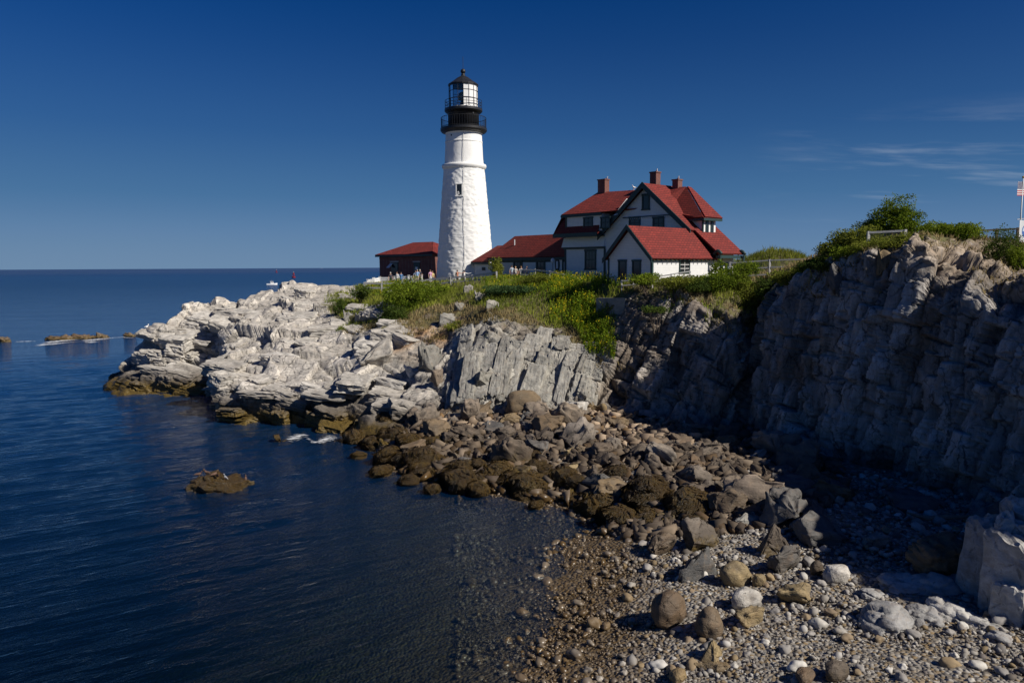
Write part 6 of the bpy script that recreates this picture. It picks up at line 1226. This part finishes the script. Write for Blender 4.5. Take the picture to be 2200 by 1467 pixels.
def buoy(u, v, hgt, label):
    q = G(u, v, 0); t = thing('buoy', label, 'buoy', tuple(q)); MB().lathe(q, [(hgt*.25, -hgt*.1), (hgt*.3, hgt*.12), (hgt*.3, hgt*.2), (hgt*.12, hgt*.24)], 14).build('float', 'buoy_red', t)
    m = MB()
    for k in range(4): a = k*math.pi/2 + .4; m.tube([q + np.array((math.cos(a)*hgt*.2, math.sin(a)*hgt*.2, hgt*.2)), q + np.array((math.cos(a)*hgt*.06, math.sin(a)*hgt*.06, hgt*.85))], hgt*.025, 5)
    m.build('tower_frame', 'buoy_red', t); MB().lathe(q + np.array((0, 0, hgt*.5)), [(hgt*.13, 0), (hgt*.11, hgt*.25)], 10).build('bell_cage', 'buoy_red', t); MB().ball(q + np.array((0, 0, hgt*.92)), hgt*.06, 8).build('lantern', 'white_trim', t)
buoy(631, 597, 8.0, 'red channel buoy on the sea left of the lighthouse'); buoy(594, 586, 8.5, 'tiny distant red buoy left of the larger one')

# ------------------------------------------------------------------ flags at the right edge
def cloth(name, origin, wdt, hgt, mat, parent, dirv, wave=.12, droop=.15, nx=26, ny=14, seed=0):
    V, F = [], []; dirv = np.array(dirv, float); dirv /= np.linalg.norm(dirv); nn = np.array([-dirv[1], dirv[0], 0])
    for i in range(nx + 1):
        for j_ in range(ny + 1):
            a, b = i/nx, j_/ny; V.append(np.asarray(origin) + dirv*wdt*a*(.9) + nn*wave*math.sin(a*7 + b*1.5 + seed)*a + np.array((0, 0, -hgt*b - droop*hgt*a*a)))
    for i in range(nx):
        for j_ in range(ny): F.append((i*(ny + 1) + j_, i*(ny + 1) + j_ + 1, (i + 1)*(ny + 1) + j_ + 1, (i + 1)*(ny + 1) + j_))
    o = obj(name, V, F, mat, parent, True); uv = o.data.uv_layers.new(name='UVMap')
    for l in o.data.loops: k_ = l.vertex_index; uv.data[l.index].uv = ((k_//(ny + 1))/nx, 1 - (k_ % (ny + 1))/ny)
    return o
def flag_mat():
    b = NB('stars_and_stripes'); uv = b.n('ShaderNodeUVMap').outputs[0]; sx = b.n('ShaderNodeSeparateXYZ'); b.l(uv, sx.inputs[0]); st = b.math('FLOOR', b.math('MULTIPLY', sx.outputs[1], 13)); odd = b.math('MODULO', st, 2)
    c = b.mix(odd, (.42, .03, .05), (.75, .75, .75)); c = b.mix(b.math('SUBTRACT', 1, odd), (.75, .75, .75), (.42, .03, .05))
    can = b.math('MULTIPLY', b.math('LESS_THAN', sx.outputs[0], .4), b.math('GREATER_THAN', sx.outputs[1], 6/13))
    gx_ = b.math('SUBTRACT', b.math('FRACT', b.math('MULTIPLY', sx.outputs[0], 15)), .5); gy_ = b.math('SUBTRACT', b.math('FRACT', b.math('MULTIPLY', sx.outputs[1], 16.7)), .5); star = b.math('LESS_THAN', b.math('ADD', b.math('MULTIPLY', gx_, gx_), b.math('MULTIPLY', gy_, gy_)), .07)
    c = b.mix(can, c, b.mix(star, (.02, .03, .12), (.75, .75, .75))); b.pbr(c, .8)
    e = NB('white_blue_flag'); uv = e.n('ShaderNodeUVMap').outputs[0]; sx = e.n('ShaderNodeSeparateXYZ'); e.l(uv, sx.inputs[0]); x_ = e.math('SUBTRACT', sx.outputs[0], .5); y_ = e.math('SUBTRACT', sx.outputs[1], .5); rr2 = e.math('ADD', e.math('MULTIPLY', x_, x_), e.math('MULTIPLY', y_, y_))
    c = e.mix(e.math('LESS_THAN', rr2, .09), (.7, .72, .75), (.05, .14, .42)); c = e.mix(e.math('MULTIPLY', e.math('LESS_THAN', rr2, .06), e.math('GREATER_THAN', y_, 0)), c, (.55, .68, .8)); e.pbr(c, .8)
flag_mat()
pt, pm = P(2198, 386, 52), P(2193, 470, 52); fp = thing('flagpole', 'flagpole with a cross arm at the right edge of the picture', 'flagpole', (pm[0], pm[1], 13)); zt_ = pt[2] + .1
MB().tube([(pm[0], pm[1], 12.6), (pm[0], pm[1], zt_)], [.06, .035], 8).build('pole', 'white_metal', fp, True); MB().ball((pm[0], pm[1], zt_ + .06), .08, 8).build('finial', 'bill', fp, True); MB().bar((pm[0] - .25, pm[1], pm[2] - .05), (pm[0] + 1.4, pm[1], pm[2] + .15), .05).build('cross_arm', 'white_metal', fp)
f1 = cloth('national_flag', (pm[0] - .42, pm[1] - .1, zt_ - .25), 1.55, .95, 'stars_and_stripes', None, (1, .25, 0), .1, -.05, seed=1); tag(f1, 'red and white striped flag flying at the right edge', 'flag')
f2 = cloth('white_flag', (pm[0] - .1, pm[1] - .08, pm[2] - .1), 1.2, 1.5, 'white_blue_flag', None, (1, .3, 0), .08, .1, seed=2); tag(f2, 'white flag with a blue emblem hanging below the striped flag', 'flag')

# ------------------------------------------------------------------ driftwood on the shaded beach
q = G(1990, 1118, 1.4); dw = thing('driftwood', 'bleached forked driftwood log in the shade under the cliff', 'driftwood', tuple(q))
MB().tube([q + (-1.0, -.2, .45), q + (-.55, -.1, .28), q + (0, 0, .1), q + (.9, .1, .12), q + (1.9, .0, .16)], [.03, .07, .11, .12, .08], 8).build('log', 'driftwood', dw, True); MB().tube([q + (-.6, -.1, .26), q + (-.75, -.35, .0)], [.05, .03], 6).build('branch', 'driftwood', dw, True)
